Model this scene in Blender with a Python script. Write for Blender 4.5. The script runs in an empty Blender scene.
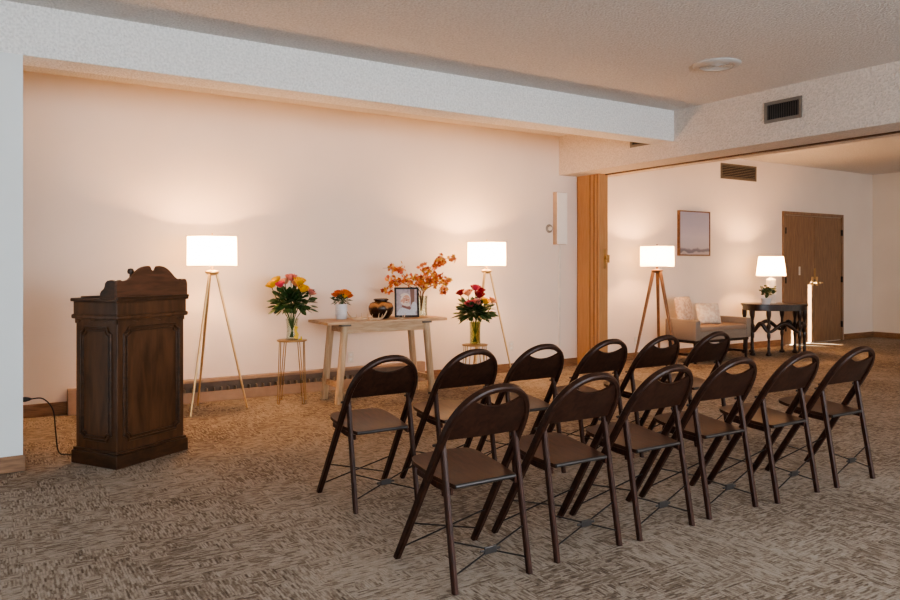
import bpy, bmesh, math, random
from mathutils import Vector, Matrix, noise as mnoise

random.seed(7)
S = 1.28                       # eye height in metres: everything was measured in multiples of it
PI = math.pi
scene = bpy.context.scene
COL = scene.collection

# ------------------------------------------------------------------ materials
def new_mat(name):
    m = bpy.data.materials.new(name)
    m.use_nodes = True
    nt = m.node_tree
    return m, nt, nt.nodes['Principled BSDF']

def N(nt, typ, **kw):
    n = nt.nodes.new(typ)
    for k, v in kw.items():
        if k.startswith('i_'):
            n.inputs[k[2:].replace('_', ' ')].default_value = v
        else:
            setattr(n, k, v)
    return n

def ramp(nt, stops):
    r = nt.nodes.new('ShaderNodeValToRGB')
    e = r.color_ramp.elements
    e[0].position, e[0].color = stops[0][0], (*stops[0][1], 1)
    e[1].position, e[1].color = stops[-1][0], (*stops[-1][1], 1)
    for p, c in stops[1:-1]:
        x = e.new(p); x.color = (*c, 1)
    return r

def plain(name, c, rough=.5, metal=0., var=.08, scale=12, bump=0., bscale=60, **extra):
    m, nt, b = new_mat(name)
    tc = N(nt, 'ShaderNodeTexCoord')
    nz = N(nt, 'ShaderNodeTexNoise'); nz.inputs['Scale'].default_value = scale
    nt.links.new(tc.outputs['Object'], nz.inputs['Vector'])
    lo = tuple(x*(1-var) for x in c); hi = tuple(min(1, x*(1+var)) for x in c)
    r = ramp(nt, [(.3, lo), (.7, hi)])
    nt.links.new(nz.outputs['Fac'], r.inputs['Fac'])
    nt.links.new(r.outputs['Color'], b.inputs['Base Color'])
    b.inputs['Roughness'].default_value = rough
    b.inputs['Metallic'].default_value = metal
    for k, v in extra.items():
        b.inputs[k.replace('_', ' ')].default_value = v
    if bump:
        n2 = N(nt, 'ShaderNodeTexNoise'); n2.inputs['Scale'].default_value = bscale; n2.inputs['Detail'].default_value = 3
        nt.links.new(tc.outputs['Object'], n2.inputs['Vector'])
        bp = N(nt, 'ShaderNodeBump'); bp.inputs['Strength'].default_value = bump; bp.inputs['Distance'].default_value = .01
        nt.links.new(n2.outputs['Fac'], bp.inputs['Height'])
        nt.links.new(bp.outputs['Normal'], b.inputs['Normal'])
    return m

def wood(name, dark, light, grain=(1, 1, 12), scale=6, rough=.45, bump=.05, spec=.5):
    """grain: mapping scale; the axis with the smallest number is the grain direction"""
    m, nt, b = new_mat(name)
    tc = N(nt, 'ShaderNodeTexCoord')
    mp = N(nt, 'ShaderNodeMapping'); mp.inputs['Scale'].default_value = grain
    nt.links.new(tc.outputs['Object'], mp.inputs['Vector'])
    nz = N(nt, 'ShaderNodeTexNoise'); nz.inputs['Scale'].default_value = scale
    nz.inputs['Detail'].default_value = 6; nz.inputs['Distortion'].default_value = .6
    nt.links.new(mp.outputs['Vector'], nz.inputs['Vector'])
    mid = tuple((a+c)/2 for a, c in zip(dark, light))
    r = ramp(nt, [(.28, dark), (.5, mid), (.74, light)])
    nt.links.new(nz.outputs['Fac'], r.inputs['Fac'])
    nt.links.new(r.outputs['Color'], b.inputs['Base Color'])
    b.inputs['Roughness'].default_value = rough
    b.inputs['Specular IOR Level'].default_value = spec
    bp = N(nt, 'ShaderNodeBump'); bp.inputs['Strength'].default_value = bump; bp.inputs['Distance'].default_value = .004
    nt.links.new(nz.outputs['Fac'], bp.inputs['Height'])
    nt.links.new(bp.outputs['Normal'], b.inputs['Normal'])
    return m

def popcorn(name, c):
    m, nt, b = new_mat(name)
    tc = N(nt, 'ShaderNodeTexCoord')
    v = N(nt, 'ShaderNodeTexNoise'); v.inputs['Scale'].default_value = 62; v.inputs['Detail'].default_value = 2.5
    nt.links.new(tc.outputs['Object'], v.inputs['Vector'])
    r = ramp(nt, [(.36, tuple(x*.86 for x in c)), (.62, tuple(min(1, x*1.04) for x in c))])
    nt.links.new(v.outputs['Fac'], r.inputs['Fac'])
    nt.links.new(r.outputs['Color'], b.inputs['Base Color'])
    b.inputs['Roughness'].default_value = .95
    bp = N(nt, 'ShaderNodeBump'); bp.inputs['Strength'].default_value = .9; bp.inputs['Distance'].default_value = .02
    nt.links.new(v.outputs['Fac'], bp.inputs['Height'])
    nt.links.new(bp.outputs['Normal'], b.inputs['Normal'])
    return m

def carpet():
    m, nt, b = new_mat('carpet_tiles')
    L = nt.links
    tc = N(nt, 'ShaderNodeTexCoord')
    def vmath(op, a, bval):
        n = N(nt, 'ShaderNodeVectorMath', operation=op); L.new(a, n.inputs[0]); n.inputs[1].default_value = bval
        return n.outputs[0]
    def math_(op, a, bv=None, c=None):
        n = N(nt, 'ShaderNodeMath', operation=op)
        for i, x in enumerate((a, bv, c)):
            if x is None: continue
            if isinstance(x, (int, float)): n.inputs[i].default_value = x
            else: L.new(x, n.inputs[i])
        return n.outputs[0]
    P = tc.outputs['Object']
    T = .61
    q = vmath('MULTIPLY', P, (1/T, 1/T, 0))
    fl = N(nt, 'ShaderNodeVectorMath', operation='FLOOR'); L.new(q, fl.inputs[0])
    sp = N(nt, 'ShaderNodeSeparateXYZ'); L.new(fl.outputs[0], sp.inputs[0])
    par = math_('FLOORED_MODULO', math_('ADD', sp.outputs[0], sp.outputs[1]), 2.0)
    wn = N(nt, 'ShaderNodeTexWhiteNoise', noise_dimensions='3D'); L.new(fl.outputs[0], wn.inputs['Vector'])
    # wobble so that the weave is not ruler straight
    def dashes(rot, off):
        mp = N(nt, 'ShaderNodeMapping'); mp.inputs['Rotation'].default_value = (0, 0, rot)
        mp.inputs['Location'].default_value = (off, off*.7, 0)
        L.new(P, mp.inputs['Vector'])
        br = N(nt, 'ShaderNodeTexBrick')
        br.inputs['Color1'].default_value = (0, 0, 0, 1); br.inputs['Color2'].default_value = (1, 1, 1, 1)
        br.inputs['Mortar'].default_value = (.4, .4, .4, 1)
        br.inputs['Scale'].default_value = 1; br.inputs['Mortar Size'].default_value = .0015
        br.inputs['Brick Width'].default_value = .052; br.inputs['Row Height'].default_value = .0105
        br.offset = .37; br.squash = .7; br.squash_frequency = 3
        L.new(mp.outputs[0], br.inputs['Vector'])
        mp2 = N(nt, 'ShaderNodeMapping'); mp2.inputs['Scale'].default_value = (24, 100, 1)
        L.new(mp.outputs[0], mp2.inputs['Vector'])
        nz = N(nt, 'ShaderNodeTexNoise'); nz.inputs['Scale'].default_value = 1; nz.inputs['Detail'].default_value = 3
        L.new(mp2.outputs[0], nz.inputs['Vector'])
        sep = N(nt, 'ShaderNodeSeparateColor'); L.new(br.outputs['Color'], sep.inputs[0])
        return math_('ADD', math_('MULTIPLY', sep.outputs[0], .38), math_('MULTIPLY', nz.outputs['Fac'], .62))
    a = dashes(0, 0); c = dashes(PI/2, 3.3)
    cell = N(nt, 'ShaderNodeVectorMath', operation='FLOOR'); L.new(vmath('MULTIPLY', P, (1/.07, 1/.07, 0)), cell.inputs[0])
    wc = N(nt, 'ShaderNodeTexWhiteNoise', noise_dimensions='3D'); L.new(cell.outputs[0], wc.inputs['Vector'])
    pick = math_('GREATER_THAN', math_('ADD', wc.outputs['Value'], math_('MULTIPLY', math_('SUBTRACT', par, .5), .55)), .5)
    mx = N(nt, 'ShaderNodeMix', data_type='FLOAT'); L.new(pick, mx.inputs[0]); L.new(a, mx.inputs[2]); L.new(c, mx.inputs[3])
    # blocky cells crossing the weave
    vo = N(nt, 'ShaderNodeTexVoronoi', distance='CHEBYCHEV'); vo.inputs['Scale'].default_value = 26
    L.new(P, vo.inputs['Vector'])
    sv = N(nt, 'ShaderNodeSeparateColor'); L.new(vo.outputs['Color'], sv.inputs[0])
    big = N(nt, 'ShaderNodeTexNoise'); big.inputs['Scale'].default_value = 1.1; big.inputs['Detail'].default_value = 2
    L.new(P, big.inputs['Vector'])
    f = math_('ADD', mx.outputs[0], math_('MULTIPLY', math_('SUBTRACT', sv.outputs[0], .5), .10))
    f = math_('ADD', f, math_('MULTIPLY', math_('SUBTRACT', wn.outputs['Value'], .5), .07))
    f = math_('ADD', f, math_('MULTIPLY', math_('SUBTRACT', big.outputs['Fac'], .5), .35))
    r = ramp(nt, CARPET_RAMP)
    L.new(f, r.inputs['Fac'])
    # fine fibres
    fib = N(nt, 'ShaderNodeTexNoise'); fib.inputs['Scale'].default_value = 240; fib.inputs['Detail'].default_value = 2
    L.new(P, fib.inputs['Vector'])
    mul = N(nt, 'ShaderNodeMix', data_type='RGBA', blend_type='MULTIPLY'); mul.inputs[0].default_value = .6
    fr = ramp(nt, [(.3, (.7, .7, .7)), (.7, (1.15, 1.15, 1.15))]); L.new(fib.outputs['Fac'], fr.inputs['Fac'])
    L.new(r.outputs['Color'], mul.inputs[6]); L.new(fr.outputs['Color'], mul.inputs[7])
    L.new(mul.outputs[2], b.inputs['Base Color'])
    b.inputs['Roughness'].default_value = 1; b.inputs['Specular IOR Level'].default_value = .1
    bp = N(nt, 'ShaderNodeBump'); bp.inputs['Strength'].default_value = .5; bp.inputs['Distance'].default_value = .006
    L.new(f, bp.inputs['Height']); L.new(bp.outputs['Normal'], b.inputs['Normal'])
    return m
CARPET_RAMP = [(.26, (.135, .100, .075)), (.42, (.25, .20, .157)), (.54, (.365, .308, .252)), (.75, (.44, .38, .32))]

def shade_mat(name, strength=1.0):
    """lit linen: lets the bulb's light through, plus added emission standing in for more of it"""
    m, nt, b = new_mat(name)
    nt.nodes.remove(b)
    out = nt.nodes['Material Output']
    tc = N(nt, 'ShaderNodeTexCoord')
    nz = N(nt, 'ShaderNodeTexNoise'); nz.inputs['Scale'].default_value = 180
    nt.links.new(tc.outputs['Object'], nz.inputs['Vector'])
    r = ramp(nt, [(.3, (.80, .76, .68)), (.7, (.90, .86, .80))]); nt.links.new(nz.outputs['Fac'], r.inputs['Fac'])
    d = N(nt, 'ShaderNodeBsdfDiffuse'); t = N(nt, 'ShaderNodeBsdfTranslucent')
    nt.links.new(r.outputs['Color'], d.inputs['Color']); nt.links.new(r.outputs['Color'], t.inputs['Color'])
    mx = N(nt, 'ShaderNodeMixShader'); mx.inputs[0].default_value = .72
    nt.links.new(d.outputs[0], mx.inputs[1]); nt.links.new(t.outputs[0], mx.inputs[2])
    e = N(nt, 'ShaderNodeEmission'); e.inputs['Color'].default_value = (1, .54, .235, 1); e.inputs['Strength'].default_value = strength  # added shade glow, spreads warm lamp light evenly over the walls
    ad = N(nt, 'ShaderNodeAddShader'); nt.links.new(mx.outputs[0], ad.inputs[0]); nt.links.new(e.outputs[0], ad.inputs[1])
    nt.links.new(ad.outputs[0], out.inputs['Surface'])
    return m

def glass_mat(name, tint=(.92, .96, .92)):
    m, nt, b = new_mat(name)
    nt.nodes.remove(b)
    out = nt.nodes['Material Output']
    t = N(nt, 'ShaderNodeBsdfTransparent'); t.inputs['Color'].default_value = (*tint, 1)
    g = N(nt, 'ShaderNodeBsdfGlossy'); g.inputs['Roughness'].default_value = .05
    lw = N(nt, 'ShaderNodeLayerWeight'); lw.inputs['Blend'].default_value = .25
    mx = N(nt, 'ShaderNodeMixShader')
    nt.links.new(lw.outputs['Facing'], mx.inputs[0]); nt.links.new(t.outputs[0], mx.inputs[1]); nt.links.new(g.outputs[0], mx.inputs[2])
    nt.links.new(mx.outputs[0], out.inputs['Surface'])
    return m

def painting_mat():
    m, nt, b = new_mat('seascape_paint')
    L = nt.links
    tc = N(nt, 'ShaderNodeTexCoord')
    sp = N(nt, 'ShaderNodeSeparateXYZ'); L.new(tc.outputs['Object'], sp.inputs[0])
    nz = N(nt, 'ShaderNodeTexNoise'); nz.inputs['Scale'].default_value = 5; nz.inputs['Detail'].default_value = 5
    L.new(tc.outputs['Object'], nz.inputs['Vector'])
    a = N(nt, 'ShaderNodeMath', operation='MULTIPLY_ADD'); L.new(nz.outputs['Fac'], a.inputs[0]); a.inputs[1].default_value = .12
    L.new(sp.outputs[2], a.inputs[2])
    mr = N(nt, 'ShaderNodeMapRange'); mr.inputs[1].default_value = -.27; mr.inputs[2].default_value = .37
    L.new(a.outputs[0], mr.inputs[0])
    r = ramp(nt, [(0, (.30, .26, .28)), (.07, (.46, .40, .42)), (.10, (.16, .16, .21)), (.14, (.20, .18, .23)), (.18, (.48, .44, .48)),
                  (.45, (.52, .48, .54)), (.7, (.42, .40, .49)), (1, (.36, .35, .45))])
    L.new(mr.outputs[0], r.inputs['Fac']); L.new(r.outputs['Color'], b.inputs['Base Color'])
    b.inputs['Roughness'].default_value = .6
    return m

M = {}
def build_materials():
    M['carpet'] = carpet()
    M['wall'] = plain('painted_wall', (.84, .735, .655), .85, var=.02, scale=2, bump=.04, bscale=180)
    M['wall_white'] = plain('painted_partition', (.75, .785, .79), .8, var=.015, scale=2, bump=.04, bscale=180)
    M['wall_lounge'] = plain('painted_lounge_wall', (.80, .71, .61), .85, var=.02, scale=2, bump=.04, bscale=180)
    M['ceiling'] = popcorn('textured_ceiling', (.74, .70, .665))
    M['beam'] = popcorn('textured_beam', (.90, .885, .865))
    M['header'] = popcorn('textured_header', (.72, .635, .565))
    M['base_wood'] = wood('baseboard_wood', (.16, .075, .035), (.34, .19, .10), (1.5, 12, 14), 5, .45)
    M['door_wood'] = wood('door_veneer', (.185, .105, .058), (.31, .19, .115), (14, 14, 1.2), 3.5, .28)
    M['accordion'] = wood('accordion_veneer', (.40, .20, .080), (.52, .285, .125), (22, 22, 1), 4, .45)
    M['groove'] = plain('dark_groove', (.10, .045, .018), .6)
    M['chair'] = wood('chair_dark_wood', (.016, .0066, .0045), (.052, .021, .0125), (6, 6, 6), 5, .38, spec=.28)
    M['chair_leg'] = wood('chair_leg_wood', (.020, .0075, .005), (.066, .024, .0145), (8, 8, 2), 8, .40, spec=.35)
    M['chair_seat'] = wood('chair_seat_wood', (.034, .015, .010), (.085, .037, .023), (10, 2, 8), 5, .38, spec=.35)
    M['steel'] = plain('dull_steel', (.10, .095, .095), .4, .9)
    M['steel_dark'] = plain('dark_steel_rod', (.035, .03, .03), .45, .7)
    M['lectern'] = wood('lectern_stained_wood', (.046, .020, .009), (.125, .056, .026), (5, 5, .9), 4, .36, spec=.5)
    M['lectern_dark'] = wood('lectern_dark_trim', (.030, .014, .007), (.085, .038, .018), (3, 3, 8), 4, .36)
    M['lectern_top'] = wood('lectern_crest_wood', (.06, .026, .014), (.15, .064, .034), (1.2, 4, 8), 4, .34)
    M['brass'] = plain('brushed_brass', (.72, .50, .26), .32, .9)
    M['brass_dull'] = plain('aged_brass', (.46, .30, .14), .35, .9)
    M['shade'] = shade_mat('lit_linen_shade', 9.5)
    M['shade_b'] = shade_mat('lit_linen_shade_lounge', 6.5)
    M['white_metal'] = plain('white_enamel', (.8, .78, .74), .45)
    M['table'] = wood('pale_oak', (.42, .25, .13), (.66, .46, .29), (1.2, 8, 10), 5, .5)
    M['table_leg'] = wood('pale_oak_leg', (.44, .29, .16), (.68, .50, .33), (9, 9, 1), 5, .5)
    M['table_dark'] = plain('table_dark_metal', (.16, .13, .11), .5, .4)
    M['heater'] = plain('heater_enamel', (.40, .265, .18), .5)
    M['heater_dark'] = plain('heater_recess', (.25, .175, .125), .8)
    M['fin'] = plain('heater_fin', (.42, .30, .21), .5)
    M['vent'] = plain('vent_metal', (.20, .185, .165), .5, .3)
    M['vent_tan'] = plain('vent_tan_metal', (.19, .155, .11), .5, .2)
    M['vent_dark'] = plain('vent_recess', (.015, .015, .017), .9)
    M['vent_fin'] = plain('vent_fin', (.07, .068, .066), .5, .4)
    M['plastic'] = plain('ivory_plastic', (.76, .70, .62), .4)
    M['black'] = plain('black_rubber', (.012, .011, .011), .5)
    M['black_frame'] = plain('black_frame', (.010, .007, .006), .6)
    M['glass'] = glass_mat('vase_glass')
    M['leaf'] = plain('leaf_green', (.030, .075, .022), .45, var=.5, scale=30)
    M['leaf_b'] = plain('leaf_grey_green', (.05, .095, .045), .5, var=.5, scale=30)
    M['stem'] = plain('green_stem', (.05, .10, .03), .5)
    M['yellow'] = plain('yellow_petals', (.90, .52, .025), .55, var=.15)
    M['pink'] = plain('pink_petals', (.78, .27, .22), .55, var=.2)
    M['peach'] = plain('peach_petals', (.86, .40, .22), .55, var=.2)
    M['magenta'] = plain('magenta_petals', (.62, .07, .12), .55, var=.25)
    M['red'] = plain('dark_red_petals', (.30, .012, .022), .5, var=.3)
    M['orange'] = plain('orange_petals', (.85, .24, .012), .55, var=.25)
    M['orange_red'] = plain('rust_petals', (.62, .12, .02), .55, var=.25)
    M['ribbon'] = plain('yellow_ribbon', (.78, .58, .06), .5)
    M['maple'] = plain('autumn_leaf_orange', (.72, .20, .055), .6, var=.35, scale=14)
    M['maple_y'] = plain('autumn_leaf_yellow', (.84, .44, .09), .6, var=.25, scale=14)
    M['maple_r'] = plain('autumn_leaf_red', (.55, .10, .045), .6, var=.35, scale=14)
    M['twig'] = plain('brown_twig', (.22, .11, .05), .7)
    M['pot'] = plain('white_ceramic', (.74, .74, .76), .35, var=.04)
    M['urn'] = urn_mat()
    M['urn_dark'] = plain('dark_bronze_glaze', (.05, .025, .014), .25, .3)
    M['antler'] = plain('bone_tan', (.66, .50, .34), .55, var=.2)
    M['paint'] = painting_mat()
    M['frame_wood'] = wood('walnut_frame', (.12, .055, .025), (.24, .12, .06), (6, 6, 6), 6, .5)
    M['sofa'] = plain('taupe_upholstery', (.27, .215, .175), .9, var=.08, scale=90, bump=.15, bscale=300)
    M['sofa_seat'] = plain('taupe_seat_fabric', (.32, .225, .165), .9, var=.08, scale=90, bump=.15, bscale=300)
    M['dark_wood'] = wood('ebony_turned_wood', (.014, .007, .005), (.040, .018, .012), (6, 6, 2), 6, .3)
    M['walnut'] = wood('walnut_leg', (.17, .075, .030), (.36, .18, .08), (9, 9, 1), 6, .4)
    M['cushion'] = cushion_mat('patterned_cream_fabric', (.66, .52, .41), (.52, .37, .28), 30)
    M['cushion_b'] = cushion_mat('floral_cream_fabric', (.76, .68, .58), (.66, .54, .45), 22)
    M['photo_back'] = plain('photo_backdrop', (.42, .34, .36), .3, var=.25, scale=25)
    M['photo_brown'] = plain('photo_post', (.20, .10, .07), .3)
    M['skin'] = plain('photo_skin', (.62, .32, .22), .35, var=.12, scale=60)
    M['photo_dark'] = plain('photo_shade', (.24, .10, .08), .35)
    M['skin_shade'] = plain('photo_skin_shade', (.36, .15, .10), .35)
    M['hair'] = plain('photo_hair', (.70, .58, .50), .4)
    M['shirt'] = plain('photo_shirt', (.55, .55, .58), .4, var=.1, scale=80)
    M['window_pane'] = plain('curtained_pane', (.7, .75, .8), .3)
    M['dial_ring'] = plain('dial_ring', (.32, .28, .24), .4, .4)
    M['disc'] = plain('ceiling_disc_paint', (.56, .53, .50), .6, var=.02)
    M['speaker_white'] = plain('speaker_white', (.92, .88, .84), .5, var=.015)
    M['speaker_side'] = plain('speaker_side_tan', (.50, .36, .26), .5)
    M['glass_green'] = glass_mat('greenish_water_glass', (.84, .85, .62))
    M['crystal'] = plain('pale_ceramic_lamp', (.85, .78, .70), .3)

def urn_mat():
    m, nt, b = new_mat('drip_glaze')
    L = nt.links
    tc = N(nt, 'ShaderNodeTexCoord')
    sp = N(nt, 'ShaderNodeSeparateXYZ'); L.new(tc.outputs['Object'], sp.inputs[0])
    mp = N(nt, 'ShaderNodeMapping'); mp.inputs['Scale'].default_value = (14, 14, 3); L.new(tc.outputs['Object'], mp.inputs['Vector'])
    nz = N(nt, 'ShaderNodeTexNoise'); nz.inputs['Scale'].default_value = 1.4; nz.inputs['Detail'].default_value = 3; L.new(mp.outputs[0], nz.inputs['Vector'])
    a = N(nt, 'ShaderNodeMath', operation='MULTIPLY_ADD'); L.new(nz.outputs['Fac'], a.inputs[0]); a.inputs[1].default_value = .11; L.new(sp.outputs[2], a.inputs[2])
    r = ramp(nt, [(.10, (.02, .010, .006)), (.165, (.05, .024, .012)), (.185, (.40, .19, .07)), (.205, (.48, .23, .085)), (.225, (.09, .04, .018))])
    L.new(a.outputs[0], r.inputs['Fac']); L.new(r.outputs['Color'], b.inputs['Base Color'])
    b.inputs['Roughness'].default_value = .25; b.inputs['Metallic'].default_value = .25
    return m

def cushion_mat(name, c1, c2, sc):
    m, nt, b = new_mat(name)
    L = nt.links
    tc = N(nt, 'ShaderNodeTexCoord')
    v = N(nt, 'ShaderNodeTexNoise'); v.inputs['Scale'].default_value = sc; v.inputs['Detail'].default_value = 1
    L.new(tc.outputs['Object'], v.inputs['Vector'])
    r = ramp(nt, [(.44, c1), (.56, c2)]); L.new(v.outputs['Fac'], r.inputs['Fac'])
    L.new(r.outputs['Color'], b.inputs['Base Color']); b.inputs['Roughness'].default_value = .9
    return m

build_materials()

# ------------------------------------------------------------------ mesh helpers
def box(bm, c, s, rz=0, mi=0, bev=0):
    r = bmesh.ops.create_cube(bm, size=1)
    vs = r['verts']
    bmesh.ops.scale(bm, vec=s, verts=vs)
    if bev:
        es = list({e for v in vs for e in v.link_edges})
        g = bmesh.ops.bevel(bm, geom=es, offset=bev, segments=2, affect='EDGES', profile=.5)
        vs = list({v for f in g['faces'] for v in f.verts} | {v for v in vs if v.is_valid})
    if rz:
        bmesh.ops.rotate(bm, cent=(0, 0, 0), matrix=Matrix.Rotation(rz, 3, 'Z'), verts=vs)
    bmesh.ops.translate(bm, vec=c, verts=vs)
    if mi:
        for f in {f for v in vs for f in v.link_faces}: f.material_index = mi
    return vs

def box2(bm, lo, hi, bev=0, mi=0):
    lo, hi = Vector(lo), Vector(hi)
    return box(bm, (lo+hi)/2, hi-lo, bev=bev, mi=mi)

def frame_of(t, up=Vector((0, 0, 1))):
    t = t.normalized()
    if abs(t.dot(up)) > .98: up = Vector((0, 1, 0))
    x = t.cross(up).normalized()
    return x, x.cross(t).normalized()

def tube(bm, pts, rad, seg=10, cap=True, mi=0):
    pts = [Vector(p) for p in pts]
    n = len(pts)
    rads = rad if isinstance(rad, (list, tuple)) else [rad]*n
    rings = []
    px = None
    for i, p in enumerate(pts):
        t = (pts[min(i+1, n-1)]-pts[max(i-1, 0)])
        x, y = frame_of(t)
        if px is not None:
            x = (px - t.normalized()*px.dot(t.normalized()))
            if x.length < 1e-5: x, y = frame_of(t)
            x.normalize(); y = x.cross(t.normalized())
        px = x
        rings.append([bm.verts.new(p+(x*math.cos(2*PI*k/seg)+y*math.sin(2*PI*k/seg))*rads[i]) for k in range(seg)])
    for a, b in zip(rings, rings[1:]):
        for k in range(seg):
            f = bm.faces.new((a[k], a[(k+1) % seg], b[(k+1) % seg], b[k])); f.material_index = mi
    if cap:
        for r_, rev in ((rings[0], True), (rings[-1], False)):
            f = bm.faces.new(list(reversed(r_)) if rev else r_); f.material_index = mi
    return rings

def sweep_rect(bm, pts, nrm, a, b, closed=False):
    """rectangular section (a across the plane curve, b along the plane normal), corners chamfered"""
    pts = [Vector(p) for p in pts]; nrm = Vector(nrm).normalized()
    n = len(pts); rings = []
    for i, p in enumerate(pts):
        if closed: t = pts[(i+1) % n]-pts[(i-1) % n]
        else: t = pts[min(i+1, n-1)]-pts[max(i-1, 0)]
        t.normalize()
        w = nrm.cross(t).normalized()
        ch = min(a, b)*.22
        prof = [(-a/2+ch, -b/2), (a/2-ch, -b/2), (a/2, -b/2+ch), (a/2, b/2-ch), (a/2-ch, b/2), (-a/2+ch, b/2), (-a/2, b/2-ch), (-a/2, -b/2+ch)]
        rings.append([bm.verts.new(p+w*u+nrm*v) for u, v in prof])
    pairs = list(zip(rings, rings[1:]))
    if closed: pairs.append((rings[-1], rings[0]))
    for r0, r1 in pairs:
        for k in range(8):
            bm.faces.new((r0[k], r0[(k+1) % 8], r1[(k+1) % 8], r1[k]))
    if not closed:
        bm.faces.new(list(reversed(rings[0]))); bm.faces.new(rings[-1])

def lathe(bm, prof, c=(0, 0, 0), seg=24, cap=True, mi=0):
    """prof: list of (r, z)"""
    c = Vector(c); rings = []
    for r_, z in prof:
        rings.append([bm.verts.new(c+Vector((r_*math.cos(2*PI*k/seg), r_*math.sin(2*PI*k/seg), z))) for k in range(seg)])
    for a, b in zip(rings, rings[1:]):
        for k in range(seg):
            f = bm.faces.new((a[k], a[(k+1) % seg], b[(k+1) % seg], b[k])); f.material_index = mi
    if cap:
        f = bm.faces.new(list(reversed(rings[0]))); f.material_index = mi
        f = bm.faces.new(rings[-1]); f.material_index = mi
    return rings

def prism(bm, outline, depth, to3d, mi=0):
    """outline: list of (u, v); to3d(u, v, d) places a point; extruded from d=0 to d=depth"""
    a = [bm.verts.new(to3d(u, v, 0)) for u, v in outline]
    b = [bm.verts.new(to3d(u, v, depth)) for u, v in outline]
    n = len(outline)
    fs = [bm.faces.new(a), bm.faces.new(list(reversed(b)))]
    for i in range(n):
        fs.append(bm.faces.new((a[i], b[i], b[(i+1) % n], a[(i+1) % n])))
    for f in fs: f.material_index = mi

def obj(name, bm, mats, parent=None, loc=None, rotz=None, smooth=None, matrix=None):
    bmesh.ops.recalc_face_normals(bm, faces=bm.faces)
    me = bpy.data.meshes.new(name)
    bm.to_mesh(me); bm.free()
    for m_ in (mats if isinstance(mats, (list, tuple)) else [mats]): me.materials.append(M[m_])
    if smooth:
        me.shade_smooth()
        me.set_sharp_from_angle(angle=math.radians(smooth))
    o = bpy.data.objects.new(name, me); COL.objects.link(o)
    if parent: o.parent = parent
    if loc is not None: o.location = loc
    if rotz is not None: o.rotation_euler = (0, 0, rotz)
    if matrix is not None: o.matrix_local = matrix
    return o

def thing(name, label, cat, loc=(0, 0, 0), rotz=0, group=None):
    o = bpy.data.objects.new(name, None); COL.objects.link(o)
    o.empty_display_size = .1
    o.location = loc; o.rotation_euler = (0, 0, rotz)
    o['label'] = label; o['category'] = cat
    if group: o['group'] = group
    return o

def tag(o, label, cat, group=None):
    o['label'] = label; o['category'] = cat
    if group: o['group'] = group
    return o

def struct(name, bm, m, parent=None, smooth=None):
    o = obj(name, bm, m, parent, smooth=smooth)
    if parent is None: o['kind'] = 'structure'
    return o

def dup(root, loc, rotz, label, group=None):
    r = root.copy(); COL.objects.link(r); r.location = loc; r.rotation_euler = (0, 0, rotz)
    r['label'] = label
    if group: r['group'] = group
    for ch in list(root.children):
        c = ch.copy(); COL.objects.link(c); c.parent = r
        for g in ch.children:
            d = g.copy(); COL.objects.link(d); d.parent = c
    return r

def B(): return bmesh.new()

# ------------------------------------------------------------------ room shell
WY = 5.61*S                    # back wall
CZ = 2.283*S                   # ceiling
PY = 4.172*S                   # partition / beam front
PX = .177*S                    # end of the partition
BT = .27                       # beam thickness
HX0, HX1 = 4.843*S, 5.35*S     # header over the folding partition
HZ = 1.898*S
BZ = 2.032*S                   # underside of the beam
RX = 10.62*S                   # lounge end wall
LX, RY = -3.4, -3.6
T = .15

bm = B(); box2(bm, (LX-T, RY-T, -.1), (RX+T, WY+T, 0)); struct('floor', bm, 'carpet')
bm = B(); box2(bm, (LX-T, RY-T, CZ), (RX+T, WY+T, CZ+.12)); struct('ceiling', bm, 'ceiling')
bm = B(); box2(bm, (LX-T, WY, 0), (RX+T, WY+T, CZ)); struct('wall_back', bm, 'wall')
bm = B(); box2(bm, (LX, PY, 0), (PX, PY+BT, BZ)); struct('wall_partition', bm, 'wall_white')
bm = B(); box2(bm, (LX, PY, BZ), (HX0, PY+BT, CZ)); struct('beam', bm, 'beam')
bm = B(); box2(bm, (HX0, RY, HZ), (HX1, WY, CZ)); struct('beam_header', bm, 'header')
bm = B(); box2(bm, (LX-T, RY-T, 0), (LX, WY, CZ)); struct('wall_left', bm, 'wall_white')
bm = B(); box2(bm, (LX, RY-T, 0), (RX, RY, CZ)); struct('wall_rear', bm, 'wall_white')
# end wall of the lounge with one narrow tall opening the low sun comes through
SY0, SY1, SZ1 = 3.50, 3.73, 2.16
TR = .03
bm = B()
box2(bm, (RX, RY-T, 0), (RX+TR, 2.68, CZ)); box2(bm, (RX, 2.86, 0), (RX+TR, SY0, CZ)); box2(bm, (RX, SY1, 0), (RX+TR, WY, CZ))
box2(bm, (RX, SY0, SZ1), (RX+TR, SY1, CZ)); box2(bm, (RX, SY0, 0), (RX+TR, SY1, 1.02))
box2(bm, (RX, 2.68, 1.76), (RX+TR, 2.86, CZ)); box2(bm, (RX, 2.68, 0), (RX+TR, 2.86, 1.3))
struct('wall_right', bm, 'wall_lounge')

# windows in the wall behind the viewer
for i, x in enumerate((-1.6, 1.2, 4.0)):
    bm = B()
    box2(bm, (x-1.1, RY-.005, .8), (x+1.1, RY+.012, 2.4))
    w = struct('window_%d' % (i+1), bm, 'window_pane')
    bm = B()
    for lo, hi in (((x-1.16, RY, .74), (x+1.16, RY+.04, .80)), ((x-1.16, RY, 2.40), (x+1.16, RY+.04, 2.46)),
                   ((x-1.16, RY, .80), (x-1.1, RY+.04, 2.4)), ((x+1.1, RY, .80), (x+1.16, RY+.04, 2.4)), ((x-.02, RY, .8), (x+.02, RY+.04, 2.4))):
        box2(bm, lo, hi)
    obj('window_frame', bm, 'white_metal', w)

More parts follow.
